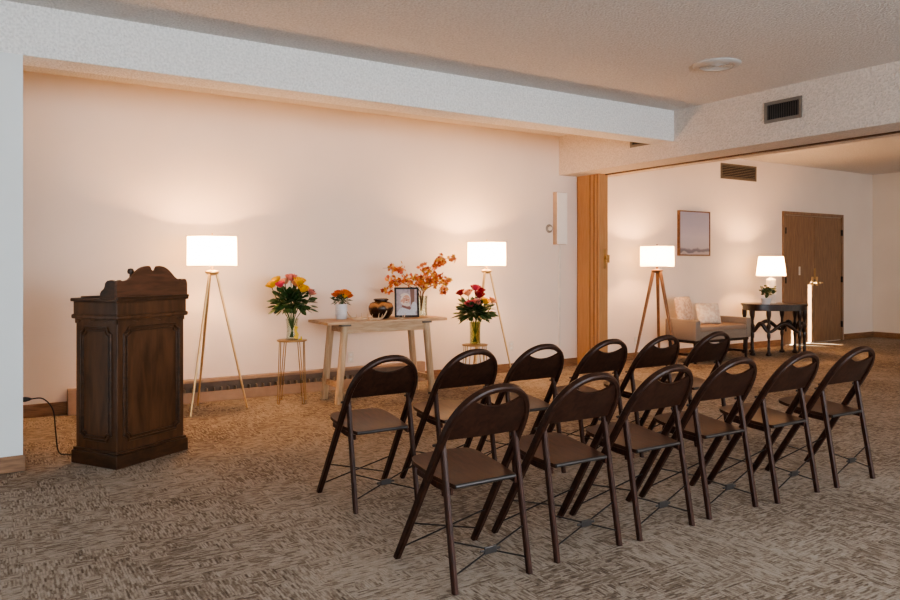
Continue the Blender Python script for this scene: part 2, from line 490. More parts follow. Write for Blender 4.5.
# baseboards
BBH = .10
bm = B(); box2(bm, (LX, WY-.016, 0), (.72, WY, BBH+.01), bev=.004); struct('baseboard_alcove', bm, 'base_wood')
bm = B(); box2(bm, (4.18, WY-.016, 0), (HX1-.2, WY, BBH), bev=.004); struct('baseboard_corner', bm, 'base_wood')
bm = B(); box2(bm, (HX1-.2, WY-.016, 0), (10.84, WY, BBH), bev=.004); struct('baseboard_lounge', bm, 'base_wood')
bm = B(); box2(bm, (12.66, WY-.016, 0), (RX, WY, BBH), bev=.004); struct('baseboard_back', bm, 'base_wood')
bm = B(); box2(bm, (RX-.016, SY1+.1, 0), (RX, WY-.016, BBH), bev=.004); struct('baseboard_right', bm, 'base_wood')
bm = B(); box2(bm, (LX, PY-.016, 0), (PX+.016, PY, BBH), bev=.004); box2(bm, (PX, PY-.016, 0), (PX+.016, PY+BT, BBH), bev=.004)
struct('baseboard_partition', bm, 'base_wood')

# ------------------------------------------------------------------ folding (accordion) partition
AX0, AX1 = 5.072*S, 5.198*S
AY0 = 5.292*S
AH = HZ-.012
bm = B()
ys = []
y = WY-.004
fold = [WY-.004, 5.416*S, 5.360*S, AY0+.03]
ym = fold[-1]
outl = []
for y0, y1 in zip(fold, fold[1:]):
    outl += [(AX0+.030, y0), (AX0, y0-.010), (AX0, y1+.010)]
outl += [(AX0+.030, ym)]
outl += [(AX1-.030, ym)]
for y0, y1 in reversed(list(zip(fold, fold[1:]))):
    outl += [(AX1, y1+.010), (AX1, y0-.010), (AX1-.030, y0)]
prism(bm, outl, AH, lambda u, v, d: Vector((u, v, .012+d*1.0-.0)))
accordion = struct('door_1', bm, 'accordion')
bm = B(); box2(bm, (AX0+.004, AY0, .012), (AX1-.004, ym, AH+.012), bev=.006); box2(bm, (AX0+.02, ym-.005, .012), (AX1-.02, ym+.02, AH+.01))
obj('lead_post', bm, 'accordion', accordion)
bm = B()
for yk in fold[1:]:
    box2(bm, (AX0+.006, yk-.008, .015), (AX0+.032, yk+.008, AH+.01))
obj('groove', bm, 'groove', accordion)
bm = B()
hx = (AX0+AX1)/2+.02
box2(bm, (hx-.022, AY0-.008, 1.25), (hx+.022, AY0, 1.49), bev=.004)
tube(bm, [(hx, AY0-.002, 1.37), (hx, AY0-.05, 1.37), (hx+.02, AY0-.055, 1.37)], .012, 8)
box2(bm, (hx-.012, AY0-.05, 1.32), (hx+.04, AY0-.035, 1.42), bev=.004)
obj('handle', bm, 'brass_dull', accordion, smooth=40)
bm = B(); box2(bm, (5.150*S, RY, HZ-.012), (5.190*S, AY0-.005, HZ), bev=.002); struct('trim_1', bm, 'groove')

# ------------------------------------------------------------------ double doors in the lounge
DX0, DX1, DZ = 8.50*S, 9.85*S, 1.69*S
FW = .055
bm = B()
box2(bm, (DX0, WY-.03, 0), (DX0+FW, WY, DZ), bev=.004); box2(bm, (DX1-FW, WY-.03, 0), (DX1, WY, DZ), bev=.004)
box2(bm, (DX0+FW, WY-.03, DZ-FW), (DX1-FW, WY, DZ), bev=.004)
struct('trim_2', bm, 'door_wood')
DM = (DX0+DX1)/2+.015
def leaf(name, x0, x1, hinge_x):
    bm = B(); box2(bm, (x0, WY-.016, .012), (x1, WY-.001, DZ-FW-.004), bev=.002)
    d = struct(name, bm, 'door_wood')
    for z in (.28, 1.05, 1.85):
        b2 = B(); tube(b2, [(hinge_x, WY-.034, z-.05), (hinge_x, WY-.034, z+.05)], .011, 8)
        box2(b2, (hinge_x-.014, WY-.033, z-.05), (hinge_x+.014, WY-.016, z+.05))
        obj('hinge', b2, 'steel_dark', d, smooth=40)
    return d
dl = leaf('door_2', DX0+FW+.003, DM-.003, DX0+FW)
dr = leaf('door_3', DM+.003, DX1-FW-.003, DX1-FW)
def lever(parent, x, sgn):
    bm = B()
    box2(bm, (x-.028, WY-.022, .95), (x+.028, WY-.016, 1.10), bev=.003)
    tube(bm, [(x, WY-.018, 1.0), (x, WY-.07, 1.0)], .013, 10)
    tube(bm, [(x, WY-.066, 1.0), (x+sgn*.085, WY-.066, 1.0)], .011, 10)
    lathe(bm, [(.001, -.02), (.02, -.012), (.02, .012), (.001, .02)], (x, WY-.07, 1.0), 12)
    obj('door_handle', bm, 'brass', parent, smooth=40)
lever(dl, DM-.065, -1); lever(dr, DM+.065, 1)
bm = B(); box2(bm, (DM-.45, WY-.0175, 1.13), (DM-.40, WY-.016, 1.27), bev=.0005); obj('push_plate', bm, 'plastic', dl)
bm = B(); box2(bm, (DM-.02, WY-.019, 1.06), (DM+.03, WY-.016, 1.24)); obj('latch_plate', bm, 'brass_dull', dr)

# ------------------------------------------------------------------ baseboard heater
HXa, HXb = .655, 4.16
th = thing('baseboard_heater', 'long tan baseboard heater along the foot of the alcove wall', 'heater', ((HXa+HXb)/2, WY, 0))
def hb(name, boxes, m):
    bm = B()
    for lo, hi in boxes:
        box2(bm, (lo[0]-(HXa+HXb)/2, lo[1]-WY, lo[2]), (hi[0]-(HXa+HXb)/2, hi[1]-WY, hi[2]), bev=.003)
    return obj(name, bm, m, th)
hb('back_plate', [((HXa, WY-.010, .0), (HXb, WY-.001, .215))], 'heater_dark')
hb('hood', [((HXa, WY-.075, .200), (HXb, WY-.001, .214)), ((HXa, WY-.075, .186), (HXb, WY-.068, .206))], 'heater')
hb('front_panel', [((HXa, WY-.082, .0), (HXb, WY-.072, .098))], 'heater')
hb('end_cap', [((HXa-.02, WY-.088, 0), (HXa+.10, WY-.001, .218))], 'heater')
hb('end_cap', [((HXb-.10, WY-.088, 0), (HXb+.02, WY-.001, .218))], 'heater')
bm = B()
x = HXa+.13
while x < HXb-.12:
    box2(bm, (x-(HXa+HXb)/2, -.070, .07), (x+.008-(HXa+HXb)/2, -.012, .128)); x += .068
obj('fin', bm, 'fin', th)['kind'] = 'stuff'

# ------------------------------------------------------------------ ceiling disc, vents, wall fittings
t = thing('ceiling_speaker', 'round white speaker disc set into the textured ceiling', 'speaker', (3.95*S, 3.06*S, CZ))
bm = B(); lathe(bm, [(.187, 0), (.187, -.008), (.17, -.02), (.135, -.022), (.135, -.012), (.001, -.012)], seg=40, cap=False); obj('rim', bm, 'disc', t, smooth=35)
bm = B()
for r_ in (.13, .105, .08, .055, .03):
    lathe(bm, [(r_, -.012), (r_-.004, -.020), (r_-.012, -.020), (r_-.016, -.012)], seg=36, cap=False)
obj('grille', bm, 'disc', t, smooth=35)

def vent(name, label, loc, rotz, w, h, vertical, fm, slatm):
    """faces local -Y; loc is its middle on the wall face"""
    t = thing(name, label, 'vent', loc, rotz)
    f = .03
    bm = B()
    for lo, hi in (((-w/2, -.012, -h/2), (w/2, 0, -h/2+f)), ((-w/2, -.012, h/2-f), (w/2, 0, h/2)),
                   ((-w/2, -.012, -h/2+f), (-w/2+f, 0, h/2-f)), ((w/2-f, -.012, -h/2+f), (w/2, 0, h/2-f))):
        box2(bm, lo, hi, bev=.002)
    obj('frame', bm, fm, t)
    bm = B(); box2(bm, (-w/2+f, -.002, -h/2+f), (w/2-f, -.0005, h/2-f)); obj('backing', bm, 'vent_dark', t)
    bm = B()
    if vertical:
        n = 14
        for k in range(n):
            x = -w/2+f+(k+.5)*(w-2*f)/n; box2(bm, (x-.004, -.010, -h/2+f), (x+.004, -.003, h/2-f))
    else:
        n = 7
        for k in range(n):
            z = -h/2+f+(k+.5)*(h-2*f)/n; box2(bm, (-w/2+f, -.010, z-.006), (w/2-f, -.003, z+.004))
    obj('slat', bm, slatm, t)
def wallx(px):
    u = (px-450)/740.0
    return (.536+.844*u)/(.844-.536*u)*WY
def wallz(px, py):
    u = (px-450)/740.0
    return S-(py-266)/740.0*WY/(.844-.536*u)
wallxc = (wallx(720.5)+wallx(756))/2; wallw = wallx(756)-wallx(720.5)
wallzc = (wallz(720.5, 163)+wallz(720.5, 178))/2; wallh = wallz(720.5, 163)-wallz(720.5, 178.5)
# header vents: on the face X = HX0 that looks towards -X
vent('air_vent', 'grey metal air vent with dark upright slats high on the textured header', (HX0, 3.187*S, 2.114*S), -PI/2, .375, .195, True, 'vent', 'vent_fin')
vent('air_vent', 'grey air vent half hidden behind the end of the white beam', (HX0, 4.51*S, 2.117*S), -PI/2, .375, .195, True, 'vent', 'vent_fin')
vent('air_vent', 'tan horizontal slat vent high on the lounge wall above the painting', (wallxc, WY, wallzc), 0, wallw, wallh, False, 'vent_tan', 'vent_tan')

spx0, spx1 = wallx(553), wallx(563.5)
t = thing('wall_speaker', 'tall narrow white speaker mounted on the alcove wall near the wooden folding door', 'speaker', ((spx0+spx1)/2, WY, 1.88))
sw_ = (spx1-spx0)/2
def sp_out():
    return [(-sw_, 0), (sw_, 0), (sw_, -.05), (sw_-.02, -.068), (-sw_+.02, -.068), (-sw_, -.05)]
bm = B(); prism(bm, sp_out(), .66, lambda u, v, d: Vector((u, v, d-.33))); obj('cabinet', bm, 'speaker_side', t)
bm = B(); box2(bm, (-sw_+.008, -.080, -.325), (sw_-.004, -.066, .325), bev=.006); obj('grille', bm, 'speaker_white', t)
bm = B(); box2(bm, (4.845*S-.012, WY-.014, .10), (4.845*S+.012, WY, 1.55), bev=.003)
tag(obj('cable_raceway', bm, 'plastic'), 'thin white cable channel running down the wall below the speaker', 'cable channel')

t = thing('volume_dial', 'small round metal dial on the alcove wall beside the white wall speaker', 'dial', (4.715*S, WY+.002, 1.28+37/78.6))
def ylathe(prof, seg=24):
    bm = B(); lathe(bm, prof, seg=seg)
    bmesh.ops.rotate(bm, cent=(0, 0, 0), matrix=Matrix.Rotation(PI/2, 3, 'X'), verts=bm.verts)
    return bm
obj('plate', ylathe([(.055, 0), (.055, .008), (.045, .014)]), 'dial_ring', t, smooth=40)
obj('knob', ylathe([(.026, .014), (.024, .035), (.018, .038)]), 'plastic', t, smooth=40)

def outlet(label, x, z, w=.072, h=.115):
    t = thing('wall_outlet', label, 'outlet', (x, WY, z))
    bm = B(); box2(bm, (-w/2, -.007, -h/2), (w/2, 0, h/2), bev=.003); obj('cover_plate', bm, 'plastic', t)
    for dz in (-.025, .025):
        bm = B(); box2(bm, (-.016, -.009, dz-.013), (.016, -.006, dz+.013), bev=.002); obj('socket', bm, 'white_metal', t)
    return t
def wallx(px):
    u = (px-450)/740.0
    return (.536+.844*u)/(.844-.536*u)*WY
def wallz(px, py):
    u = (px-450)/740.0
    d = WY/(.844-.536*u)
    return S-(py-266)/740.0*d
outlet('ivory wall outlet low on the wall under the pale oak table', wallx(350.5), wallz(350.5, 357))
outlet('ivory outlet low on the alcove wall beside the second brass lamp', wallx(511), wallz(511, 346))
outlet('ivory outlet low on the lounge wall behind the wooden tripod lamp', wallx(636), wallz(636, 341))
# ------------------------------------------------------------------ folding chairs
CH_TOP, CH_SL = .806, .618
EU = Vector((0, -CH_SL, 1)).normalized()          # up along the leaning hoop
NF = Vector((0, 1, CH_SL)).normalized()           # hoop plane normal, to the front
FY = .22
LEN = CH_TOP*math.sqrt(1+CH_SL**2)-.011           # centre line length of the hoop plane
ARC = .250
def hp(x, s, n=0.):
    return Vector((x, FY, 0))+EU*s+NF*n
def hoop_half(s):
    """half width of the hoop's centre line at plane height s"""
    s0 = LEN-ARC
    if s <= s0: return .204-.010*(s/s0)
    v = (s-s0)/ARC
    return .194*max(0, 1-v**2.25)**(1/2.25)
def hoop_top(x):
    ax = min(1, abs(x)/.194)
    return (LEN-ARC)+ARC*max(0, 1-ax**2.25)**(1/2.25)
def make_chair(label):
    t = thing('folding_chair', label, 'chair', (0, 0, 0), 0, 'wooden folding chairs in two rows')
    # hoop: two front legs and the arch above the back in one bent piece
    bm = B()
    pts = []
    s0 = LEN-ARC
    for k in range(7): pts.append(hp(-hoop_half(s0*k/6), s0*k/6))
    nn = 22
    for k in range(1, nn):
        a = PI-PI*k/nn
        ca, sa = math.cos(a), math.sin(a)
        x = .194*math.copysign(abs(ca)**(2/2.25), ca); v = abs(sa)**(2/2.25)
        pts.append(hp(x, s0+ARC*v))
    for k in range(6, -1, -1): pts.append(hp(hoop_half(s0*k/6), s0*k/6))
    sweep_rect(bm, pts, NF, .027, .034)
    for v in bm.verts:
        if v.co.z < 0: v.co.z = 0
    obj('bent_frame', bm, 'chair', t, smooth=35)
    # back panel with the hand hole left under the arch
    bm = B()
    n = 28; W = .186
    top_f, bot_f = [], []
    cols = []
    for k in range(n+1):
        x = -W+2*W*k/n
        ax = abs(x)/W
        zb = .690+.014*(1-ax*ax)
        hole = .118
        inner = hoop_top(x*.194/.186*.985)
        dip = LEN-.080
        if abs(x) < hole:
            zt = hoop_top(hole*1.03)-(hoop_top(hole*1.03)-dip)*(1-(x/hole)**2)
        else:
            zt = inner
        if ax > .985: zt = min(zt, .74)
        zt = max(zt, zb+.03)
        bow = -.016*(1-ax*ax)
        row = []
        for j in range(5):
            s = zb+(zt-zb)*j/4
            row.append((x, s, bow))
        cols.append(row)
    for side in (-.005, .005):
        V = [[bm.verts.new(hp(x, s, b+side)) for x, s, b in r_] for r_ in cols]
        for i in range(n):
            for j in range(4):
                bm.faces.new((V[i][j], V[i+1][j], V[i+1][j+1], V[i][j+1]))
        if side < 0: V0 = V
    for i in range(n):
        bm.faces.new((V0[i][0], V0[i+1][0], V[i+1][0], V[i][0])); bm.faces.new((V0[i][4], V0[i+1][4], V[i+1][4], V[i][4]))
    for i in (0, n):
        for j in range(4): bm.faces.new((V0[i][j], V0[i][j+1], V[i][j+1], V[i][j]))
    obj('backrest', bm, 'chair', t, smooth=40)
    # rear legs
    for s in (-1, 1):
        bm = B()
        a, b_ = Vector((s*.184, -FY, 0)), Vector((s*.181, -.118, .590))
        mid = a.lerp(b_, .6)
        sweep_rect(bm, [a, mid, b_], Vector((1, 0, 0)), .028, .021)
        for v in bm.verts:
            if v.co.z < 0: v.co.z = 0
        obj('leg', bm, 'chair_leg', t, smooth=35)
        bm = B()
        tube(bm, [b_+Vector((s*.035, .012, -.03)), b_+Vector((-s*.014, .012, -.03))], .006, 8)
        obj('pivot_pin', bm, 'steel', t, smooth=40)
    # seat
    def seat_pt(u, v, up):
        # u across, v 0 (rear) .. 1 (front)
        y = -.165+v*.362
        z = .408+.040*v+.004*math.sin(v*PI)*-1-.006*(1-(u/.18)**2)*math.sin(v*PI)
        return Vector((u, y, z+up))
    bm = B()
    nv, nu = 14, 12
    def halfw(v):
        w = .152+.020*min(1, v/.35)
        if v > .72:
            q = (v-.72)/.28; w *= max(.02, (1-q**2.6))**(1/2.6)*.45+.55 if q < 1 else .55
        return w
    grids = []
    for up in (.0, -.017):
        g = []
        for i in range(nv+1):
            v = i/nv
            v = 1-(1-v)**1.35
            hw = halfw(v)
            g.append([bm.verts.new(seat_pt(-hw+2*hw*j/nu, v+.012*(1-(2*j/nu-1)**2)*(1 if i == nv else 0), up)) for j in range(nu+1)])
        grids.append(g)
        for i in range(nv):
            for j in range(nu): bm.faces.new((g[i][j], g[i][j+1], g[i+1][j+1], g[i+1][j]))
    a, b_ = grids
    rim = [(0, j) for j in range(nu+1)]+[(i, nu) for i in range(1, nv+1)]+[(nv, j) for j in range(nu-1, -1, -1)]+[(i, 0) for i in range(nv-1, 0, -1)]
    for k in range(len(rim)):
        p, q = rim[k], rim[(k+1) % len(rim)]
        bm.faces.new((a[p[0]][p[1]], a[q[0]][q[1]], b_[q[0]][q[1]], b_[p[0]][p[1]]))
    seat = obj('seat', bm, 'chair_seat', t, smooth=40)
    bm = B()
    tube(bm, [seat_pt(-.150, -.004, -.008), seat_pt(0, -.004, -.008), seat_pt(.150, -.004, -.008)], .0095, 8)
    obj('edge_trim', bm, 'steel', seat, smooth=50)
    for s in (-1, 1):
        bm = B()
        sweep_rect(bm, [seat_pt(s*.160, .02, -.030), seat_pt(s*.170, .30, -.030), seat_pt(s*.170, .72, -.030)], Vector((1, 0, 0)), .026, .012)
        obj('seat_rail', bm, 'chair_leg', t, smooth=35)
    # crossed rods between the front legs and between the rear legs
    for a0, b0 in (((-.2, .075), (.2, .215)), ((.2, .075), (-.2, .215))):
        bm = B(); tube(bm, [hp(a0[0], a0[1], -.004 if a0[0] < 0 else .004), hp(b0[0], b0[1], -.004 if a0[0] < 0 else .004)], .0034, 6); obj('cross_rod', bm, 'steel_dark', t, smooth=60)
    def rl(s, z): 
        f = z/.58
        return Vector((s*(.184-.003*f), -FY+.100*f, z))
    for s in (-1, 1):
        bm = B(); tube(bm, [rl(s, .065), rl(-s, .195)], .0034, 6); obj('cross_rod', bm, 'steel_dark', t, smooth=60)
    bm = B()
    c = (rl(-1, .13)+rl(1, .13))/2
    box(bm, c, (.060, .012, .030), bev=.003); box(bm, c, (.100, .006, .010), bev=.002)
    obj('brace_plate', bm, 'steel', t)
    return t

ORD = ['first', 'second', 'third', 'fourth', 'fifth', 'sixth']
front = [(1.425, 2.899), (1.844, 2.90), (2.242, 2.90), (2.674, 2.905), (3.065, 2.90), (3.488, 2.90)]
rear = [(1.213, 1.893), (1.6365, 1.91), (2.019, 1.905), (2.4246, 1.915), (2.827, 1.89), (3.2547, 1.876)]
proto = None
rz = [0, .01, -.015, .01, 0, .02]
for i, (x, y) in enumerate(front):
    lab = 'dark wooden folding chair, %s along from the lectern in the row closer to the table' % ORD[i] if i < 5 else \
          'dark wooden folding chair at the lounge end of the row closer to the table'
    if proto is None:
        proto = make_chair(lab); proto.location = (x*S, y*S, 0)
    else: dup(proto, (x*S, y*S, 0), rz[i], lab)
for i, (x, y) in enumerate(rear):
    lab = 'dark wooden folding chair, %s along from the lectern in the row farther from the table' % ORD[i] if i < 5 else \
          'dark wooden folding chair at the lounge end of the row farther from the table'
    dup(proto, ((x+.152)*S, (y+.1725)*S, 0), [0, -.01, .008, -.012, .0, -.02][i], lab)

# ------------------------------------------------------------------ lectern
LC = Vector((.573*S-.012, 3.932*S, 0)); LA = math.radians(31.5)
ux = Vector((math.cos(LA), math.sin(LA), 0)); uy = Vector((-math.sin(LA), math.cos(LA), 0))
LW, LD = .594, .425
lc = LC+ux*LW/2+uy*LD/2
t = thing('lectern', 'dark stained wooden lectern with carved crest and panelled sides', 'lectern', lc, LA)
w, d = LW/2, LD/2
bm = B(); box2(bm, (-w, -d, 0), (w, d, .085), bev=.006); box2(bm, (-w+.008, -d+.008, .085), (w-.008, d-.008, .103), bev=.006); obj('plinth', bm, 'lectern_dark', t)
bw, bd = w-.022, d-.022
bm = B(); box2(bm, (-bw, -bd, .10), (bw, bd, .94), bev=.004); obj('body', bm, 'lectern', t)
def notched(x0, x1, z0, z1, c, steps=6):
    pts = []
    def arc(cx, cz, a0, a1):
        for k in range(steps+1):
            a = a0+(a1-a0)*k/steps
            pts.append((cx+c*math.cos(a), cz+c*math.sin(a)))
    arc(x0, z0, PI/2, 0); arc(x1, z0, PI, PI/2); arc(x1, z1, 1.5*PI, PI); arc(x0, z1, 2*PI, 1.5*PI)
    return pts
def panel(face):
    if face == 'front': x0, x1, f, nrm = -bw+.05, bw-.045, (lambda u, v: Vector((u, -bd-.003, v))), (0, -1, 0)
    elif face == 'left': x0, x1, f, nrm = -bd+.05, bd-.05, (lambda u, v: Vector((-bw-.003, u, v))), (-1, 0, 0)
    else: x0, x1, f, nrm = -bd+.05, bd-.05, (lambda u, v: Vector((bw+.003, u, v))), (1, 0, 0)
    pts = [f(u, v) for u, v in notched(x0, x1, .165, .885, .035)]
    bm = B(); sweep_rect(bm, pts, nrm, .016, .018, closed=True)
    pts2 = [f(u, v) for u, v in notched(x0+.022, x1-.022, .187, .863, .03)]
    sweep_rect(bm, pts2, nrm, .008, .012, closed=True)
    obj('panel_molding', bm, 'lectern_dark', t, smooth=40)
for fc in ('front', 'left', 'right'): panel(fc)
# scalloped frieze under the cornice
bm = B()
def scal(x0, x1):
    pts = [(x0, .95), (x0, .912)]
    n = 24
    for k in range(n+1):
        u = k/n; x = x0+(x1-x0)*u
        pts.append((x, .917-.008*math.cos(u*PI*6)-(.008 if .12 < u < .88 else 0)*-1))
    pts += [(x1, .912), (x1, .95)]
    return pts
prism(bm, scal(-bw, bw), .008, lambda u, v, dd: Vector((u, -bd-.008+dd, v)))
prism(bm, scal(-bd, bd), .008, lambda u, v, dd: Vector((-bw-.008+dd, u, v)))
obj('frieze', bm, 'lectern', t)
bm = B()
box2(bm, (-w+.000, -d-.002, .938), (w-.000, d+.002, .968), bev=.009)
box2(bm, (-w+.010, -d+.010, .965), (w-.010, d-.010, 1.052), bev=.004)
obj('cornice', bm, 'lectern', t)
bm = B(); box2(bm, (-w-.003, -d-.002, 1.050), (w+.003, d+.006, 1.072), bev=.006); obj('top', bm, 'lectern_dark', t)
bm = B()
a = [Vector((-w+.05, -d+.10, 1.072)), Vector((w-.05, -d+.10, 1.072)), Vector((w-.05, d-.03, 1.072)), Vector((-w+.05, d-.03, 1.072))]
bmesh.ops.contextual_create
va = [bm.verts.new(p) for p in a]; vb = [bm.verts.new(p+Vector((0, 0, .022 if i < 2 else .010))) for i, p in enumerate(a)]
bm.faces.new(va); bm.faces.new(vb)
for i in range(4): bm.faces.new((va[i], va[(i+1) % 4], vb[(i+1) % 4], vb[i]))
obj('reading_slope', bm, 'lectern_dark', t)
cr = [(0, 0), (0, .085), (.008, .105), (.022, .116), (.045, .120), (.075, .112), (.10, .112), (.13, .116), (.16, .122), (.20, .138), (.235, .158), (.27, .176), (.31, .192),
      (.35, .202), (.40, .208), (.430, .209), (.450, .205), (.460, .196), (.470, .184), (.484, .177), (.502, .174)]
full = [(u, h) for u, h in cr]+[(1.004-u, h) for u, h in reversed(cr[:-1])]
bm = B(); prism(bm, full, .022, lambda u, v, dd: Vector((-w+.006+u/1.004*(LW-.012), -d+.004+dd, 1.072+v)))
obj('crest', bm, 'lectern_top', t)
bm = B(); box2(bm, (-w-.001, -d-.008, 1.066), (w+.001, -d+.006, 1.084), bev=.004); obj('crest_molding', bm, 'lectern_dark', t)
wing = [(0, 0), (0, .118), (.022, .126), (.045, .120), (.058, .104), (.060, .085), (.066, .066), (.080, .052), (.088, .036), (.090, 0)]
for s in (-1, 1):
    bm = B(); prism(bm, [(u*1.5, v*.95) for u, v in wing], .018, lambda u, v, dd: Vector((s*(w-.016)-.009+dd, -d+.026+u, 1.072+v)))
    obj('side_wing', bm, 'lectern_dark', t)
bm = B()
tube(bm, [(-.13, -d+.07, 1.08), (-.13, -d+.07, 1.24)], .008, 8); lathe(bm, [(.001, 1.225), (.018, 1.23), (.022, 1.245), (.016, 1.262), (.001, 1.266)], (-.13, -d+.07, 0), 14)
obj('reading_lamp', bm, 'lectern_dark', t, smooth=40)

# power cord from the partition's end to the lectern
t = thing('power_cord', 'thin dark power cord from the partition corner to the lectern base', 'cord', (PX, PY+.12, .425))
bm = B(); lathe(bm, [(.016, 0), (.016, .018), (.011, .04), (.005, .052)], seg=12)
bmesh.ops.rotate(bm, cent=(0, 0, 0), matrix=Matrix.Rotation(PI/2, 3, 'Y'), verts=bm.verts)
obj('plug', bm, 'black', t, smooth=40)
P0 = Vector((PX, PY+.12, .425))
raw = [Vector((PX+.05, PY+.12, .425)), Vector((PX+.12, PY+.15, .415)), Vector((PX+.18, PY+.20, .33)), Vector((PX+.20, PY+.26, .18)), Vector((PX+.215, PY+.30, .05)),
       Vector((PX+.235, PY+.31, .006)), Vector((PX+.27, PY+.28, .006)), Vector((PX+.31, PY+.22, .006)), Vector((PX+.345, PY+.165, .006))]
def smooth_path(pts, n=6):
    out = []
    for i in range(len(pts)-1):
        p0, p1, p2, p3 = pts[max(i-1, 0)], pts[i], pts[i+1], pts[min(i+2, len(pts)-1)]
        for k in range(n):
            s = k/n
            out.append(.5*((2*p1)+(-p0+p2)*s+(2*p0-5*p1+4*p2-p3)*s*s+(-p0+3*p1-3*p2+p3)*s**3))
    out.append(pts[-1]); return out
bm = B(); tube(bm, [p-P0 for p in smooth_path(raw)], .0042, 8); obj('cable', bm, 'black', t, smooth=60)

# ------------------------------------------------------------------ floor lamps
def drum(bm, r0, r1, z0, z1, seg=48):
    lathe(bm, [(r0, z0), (r1, z1)], seg=seg, cap=False)
def bulb_light(name, loc, power, col=(1, .52, .22), rad=.045):
    l = bpy.data.lights.new(name, 'POINT'); l.energy = power; l.color = col; l.shadow_soft_size = rad
    o = bpy.data.objects.new(name, l); COL.objects.link(o); o.location = loc
    return o
LAMP_W = 85
def floor_lamp(label, x, y, feet, shade_m, leg_m, hub_m, r=.212, z0=1.283, z1=1.54, apex=1.225, leg_r=(.012, .009), power=None, hubr=.06):
    t = thing('floor_lamp', label, 'floor lamp', (x, y, 0))
    bm = B(); drum(bm, r, r*.985, z0, z1)
    sh = obj('lamp_shade', bm, shade_m, t, smooth=60)
    bm = B()
    for zz, rr in ((z0, r), (z1, r*.985)):
        ring = [(rr*math.cos(2*PI*k/40), rr*math.sin(2*PI*k/40), zz) for k in range(41)]
        tube(bm, ring, .0035, 6, cap=False)
    for k in range(3):
        a = 2*PI*k/3+.4; tube(bm, [(0, 0, z1-.012), (r*.985*math.cos(a), r*.985*math.sin(a), z1-.004)], .003, 6)
    obj('shade_ring', bm, 'white_metal', sh, smooth=60)
    bm = B(); lathe(bm, [(.006, z1-.015), (.008, z1+.004), (.004, z1+.012), (.009, z1+.024), (.001, z1+.034)], seg=12); obj('finial', bm, hub_m, t, smooth=50)
    bm = B(); tube(bm, [(0, 0, apex-.005), (0, 0, z0+.05)], .014, 12); lathe(bm, [(.02, z0+.05), (.02, z0+.09)], seg=14); obj('stem', bm, hub_m, t, smooth=40)
    bm = B(); tube(bm, [(.0, .0, z0+.09), (.07, 0, z0+.13), (.07, 0, z1-.07), (0, 0, z1-.012)], .0025, 6); obj('harp', bm, hub_m, t)
    bm = B(); lathe(bm, [(.013, z0+.085), (.016, z0+.10), (.030, z0+.135), (.028, z0+.155), (.012, z0+.172), (.001, z0+.175)], seg=16); obj('bulb', bm, 'crystal', t, smooth=60)
    bm = B(); lathe(bm, [(hubr*.3, apex-.03), (hubr*.75, apex-.02), (hubr, apex-.004), (hubr, apex+.008), (hubr*.3, apex+.02)], seg=24); obj('hub', bm, hub_m, t, smooth=40)
    for fx, fy in feet:
        f = Vector((fx-x, fy-y, .0)); top = Vector((f.x, f.y, 0)).normalized()*hubr*.62+Vector((0, 0, apex-.002))
        f.z = .006
        bm = B(); tube(bm, [f, top], [leg_r[1], leg_r[0]], 12)
        obj('leg', bm, leg_m, t, smooth=50)
    L_ = bulb_light('lamp_bulb_light', (0, 0, (z0+z1)/2+.02), power or LAMP_W); L_.parent = t
    return t
floor_lamp('brass tripod floor lamp with white drum shade standing beside the lectern', 1.356*S, 5.206*S,
           [(1.174*S, 5.047*S), (1.311*S, 5.42*S), (1.584*S, 5.15*S)], 'shade', 'brass', 'brass')
x2, y2 = 3.693*S, 5.225*S
fo = [(-.182, -.159), (-.045, .214), (.228, -.056)]
floor_lamp('brass tripod floor lamp with white drum shade behind the vase of red roses', x2, y2,
           [(x2+.844*a+.536*b, y2-.536*a+.844*b) for a, b in [(.30, 0), (-.15, .26), (-.15, -.26)]], 'shade', 'brass', 'brass')
x3, y3 = 5.83*S, 5.24*S
floor_lamp('wooden tripod floor lamp with white drum shade beside the upholstered bench', x3, y3,
           [(x3+.77*a+.64*b, y3-.64*a+.77*b) for a, b in [(-.30, -.02), (.07, .28), (.22, -.20)]], 'shade_b', 'walnut', 'frame_wood', r=.214, z0=1.275, z1=1.535, apex=1.22,
           leg_r=(.024, .015), power=70, hubr=.075)

# ------------------------------------------------------------------ oak console table
TX0, TX1, TY0, TY1, TZ = 2.083*S, 3.087*S, 4.90*S, 5.27*S, .597*S
tcx, tcy = (TX0+TX1)/2, (TY0+TY1)/2
t = thing('console_table', 'pale oak console table with splayed legs against the alcove wall', 'table', (tcx, tcy, 0))
hx_, hy_ = (TX1-TX0)/2, (TY1-TY0)/2
bm = B(); box2(bm, (-hx_, -hy_, TZ-.026), (hx_, hy_, TZ), bev=.004); obj('table_top', bm, 'table', t)
bm = B()
box2(bm, (-hx_+.21, -hy_+.065, TZ-.115), (hx_-.21, -hy_+.085, TZ-.026)); box2(bm, (-hx_+.21, hy_-.085, TZ-.115), (hx_-.21, hy_-.065, TZ-.026))
box2(bm, (-hx_+.20, -hy_+.085, TZ-.105), (-hx_+.22, hy_-.085, TZ-.026)); box2(bm, (hx_-.22, -hy_+.085, TZ-.105), (hx_-.20, hy_-.085, TZ-.026))
obj('apron', bm, 'table', t)
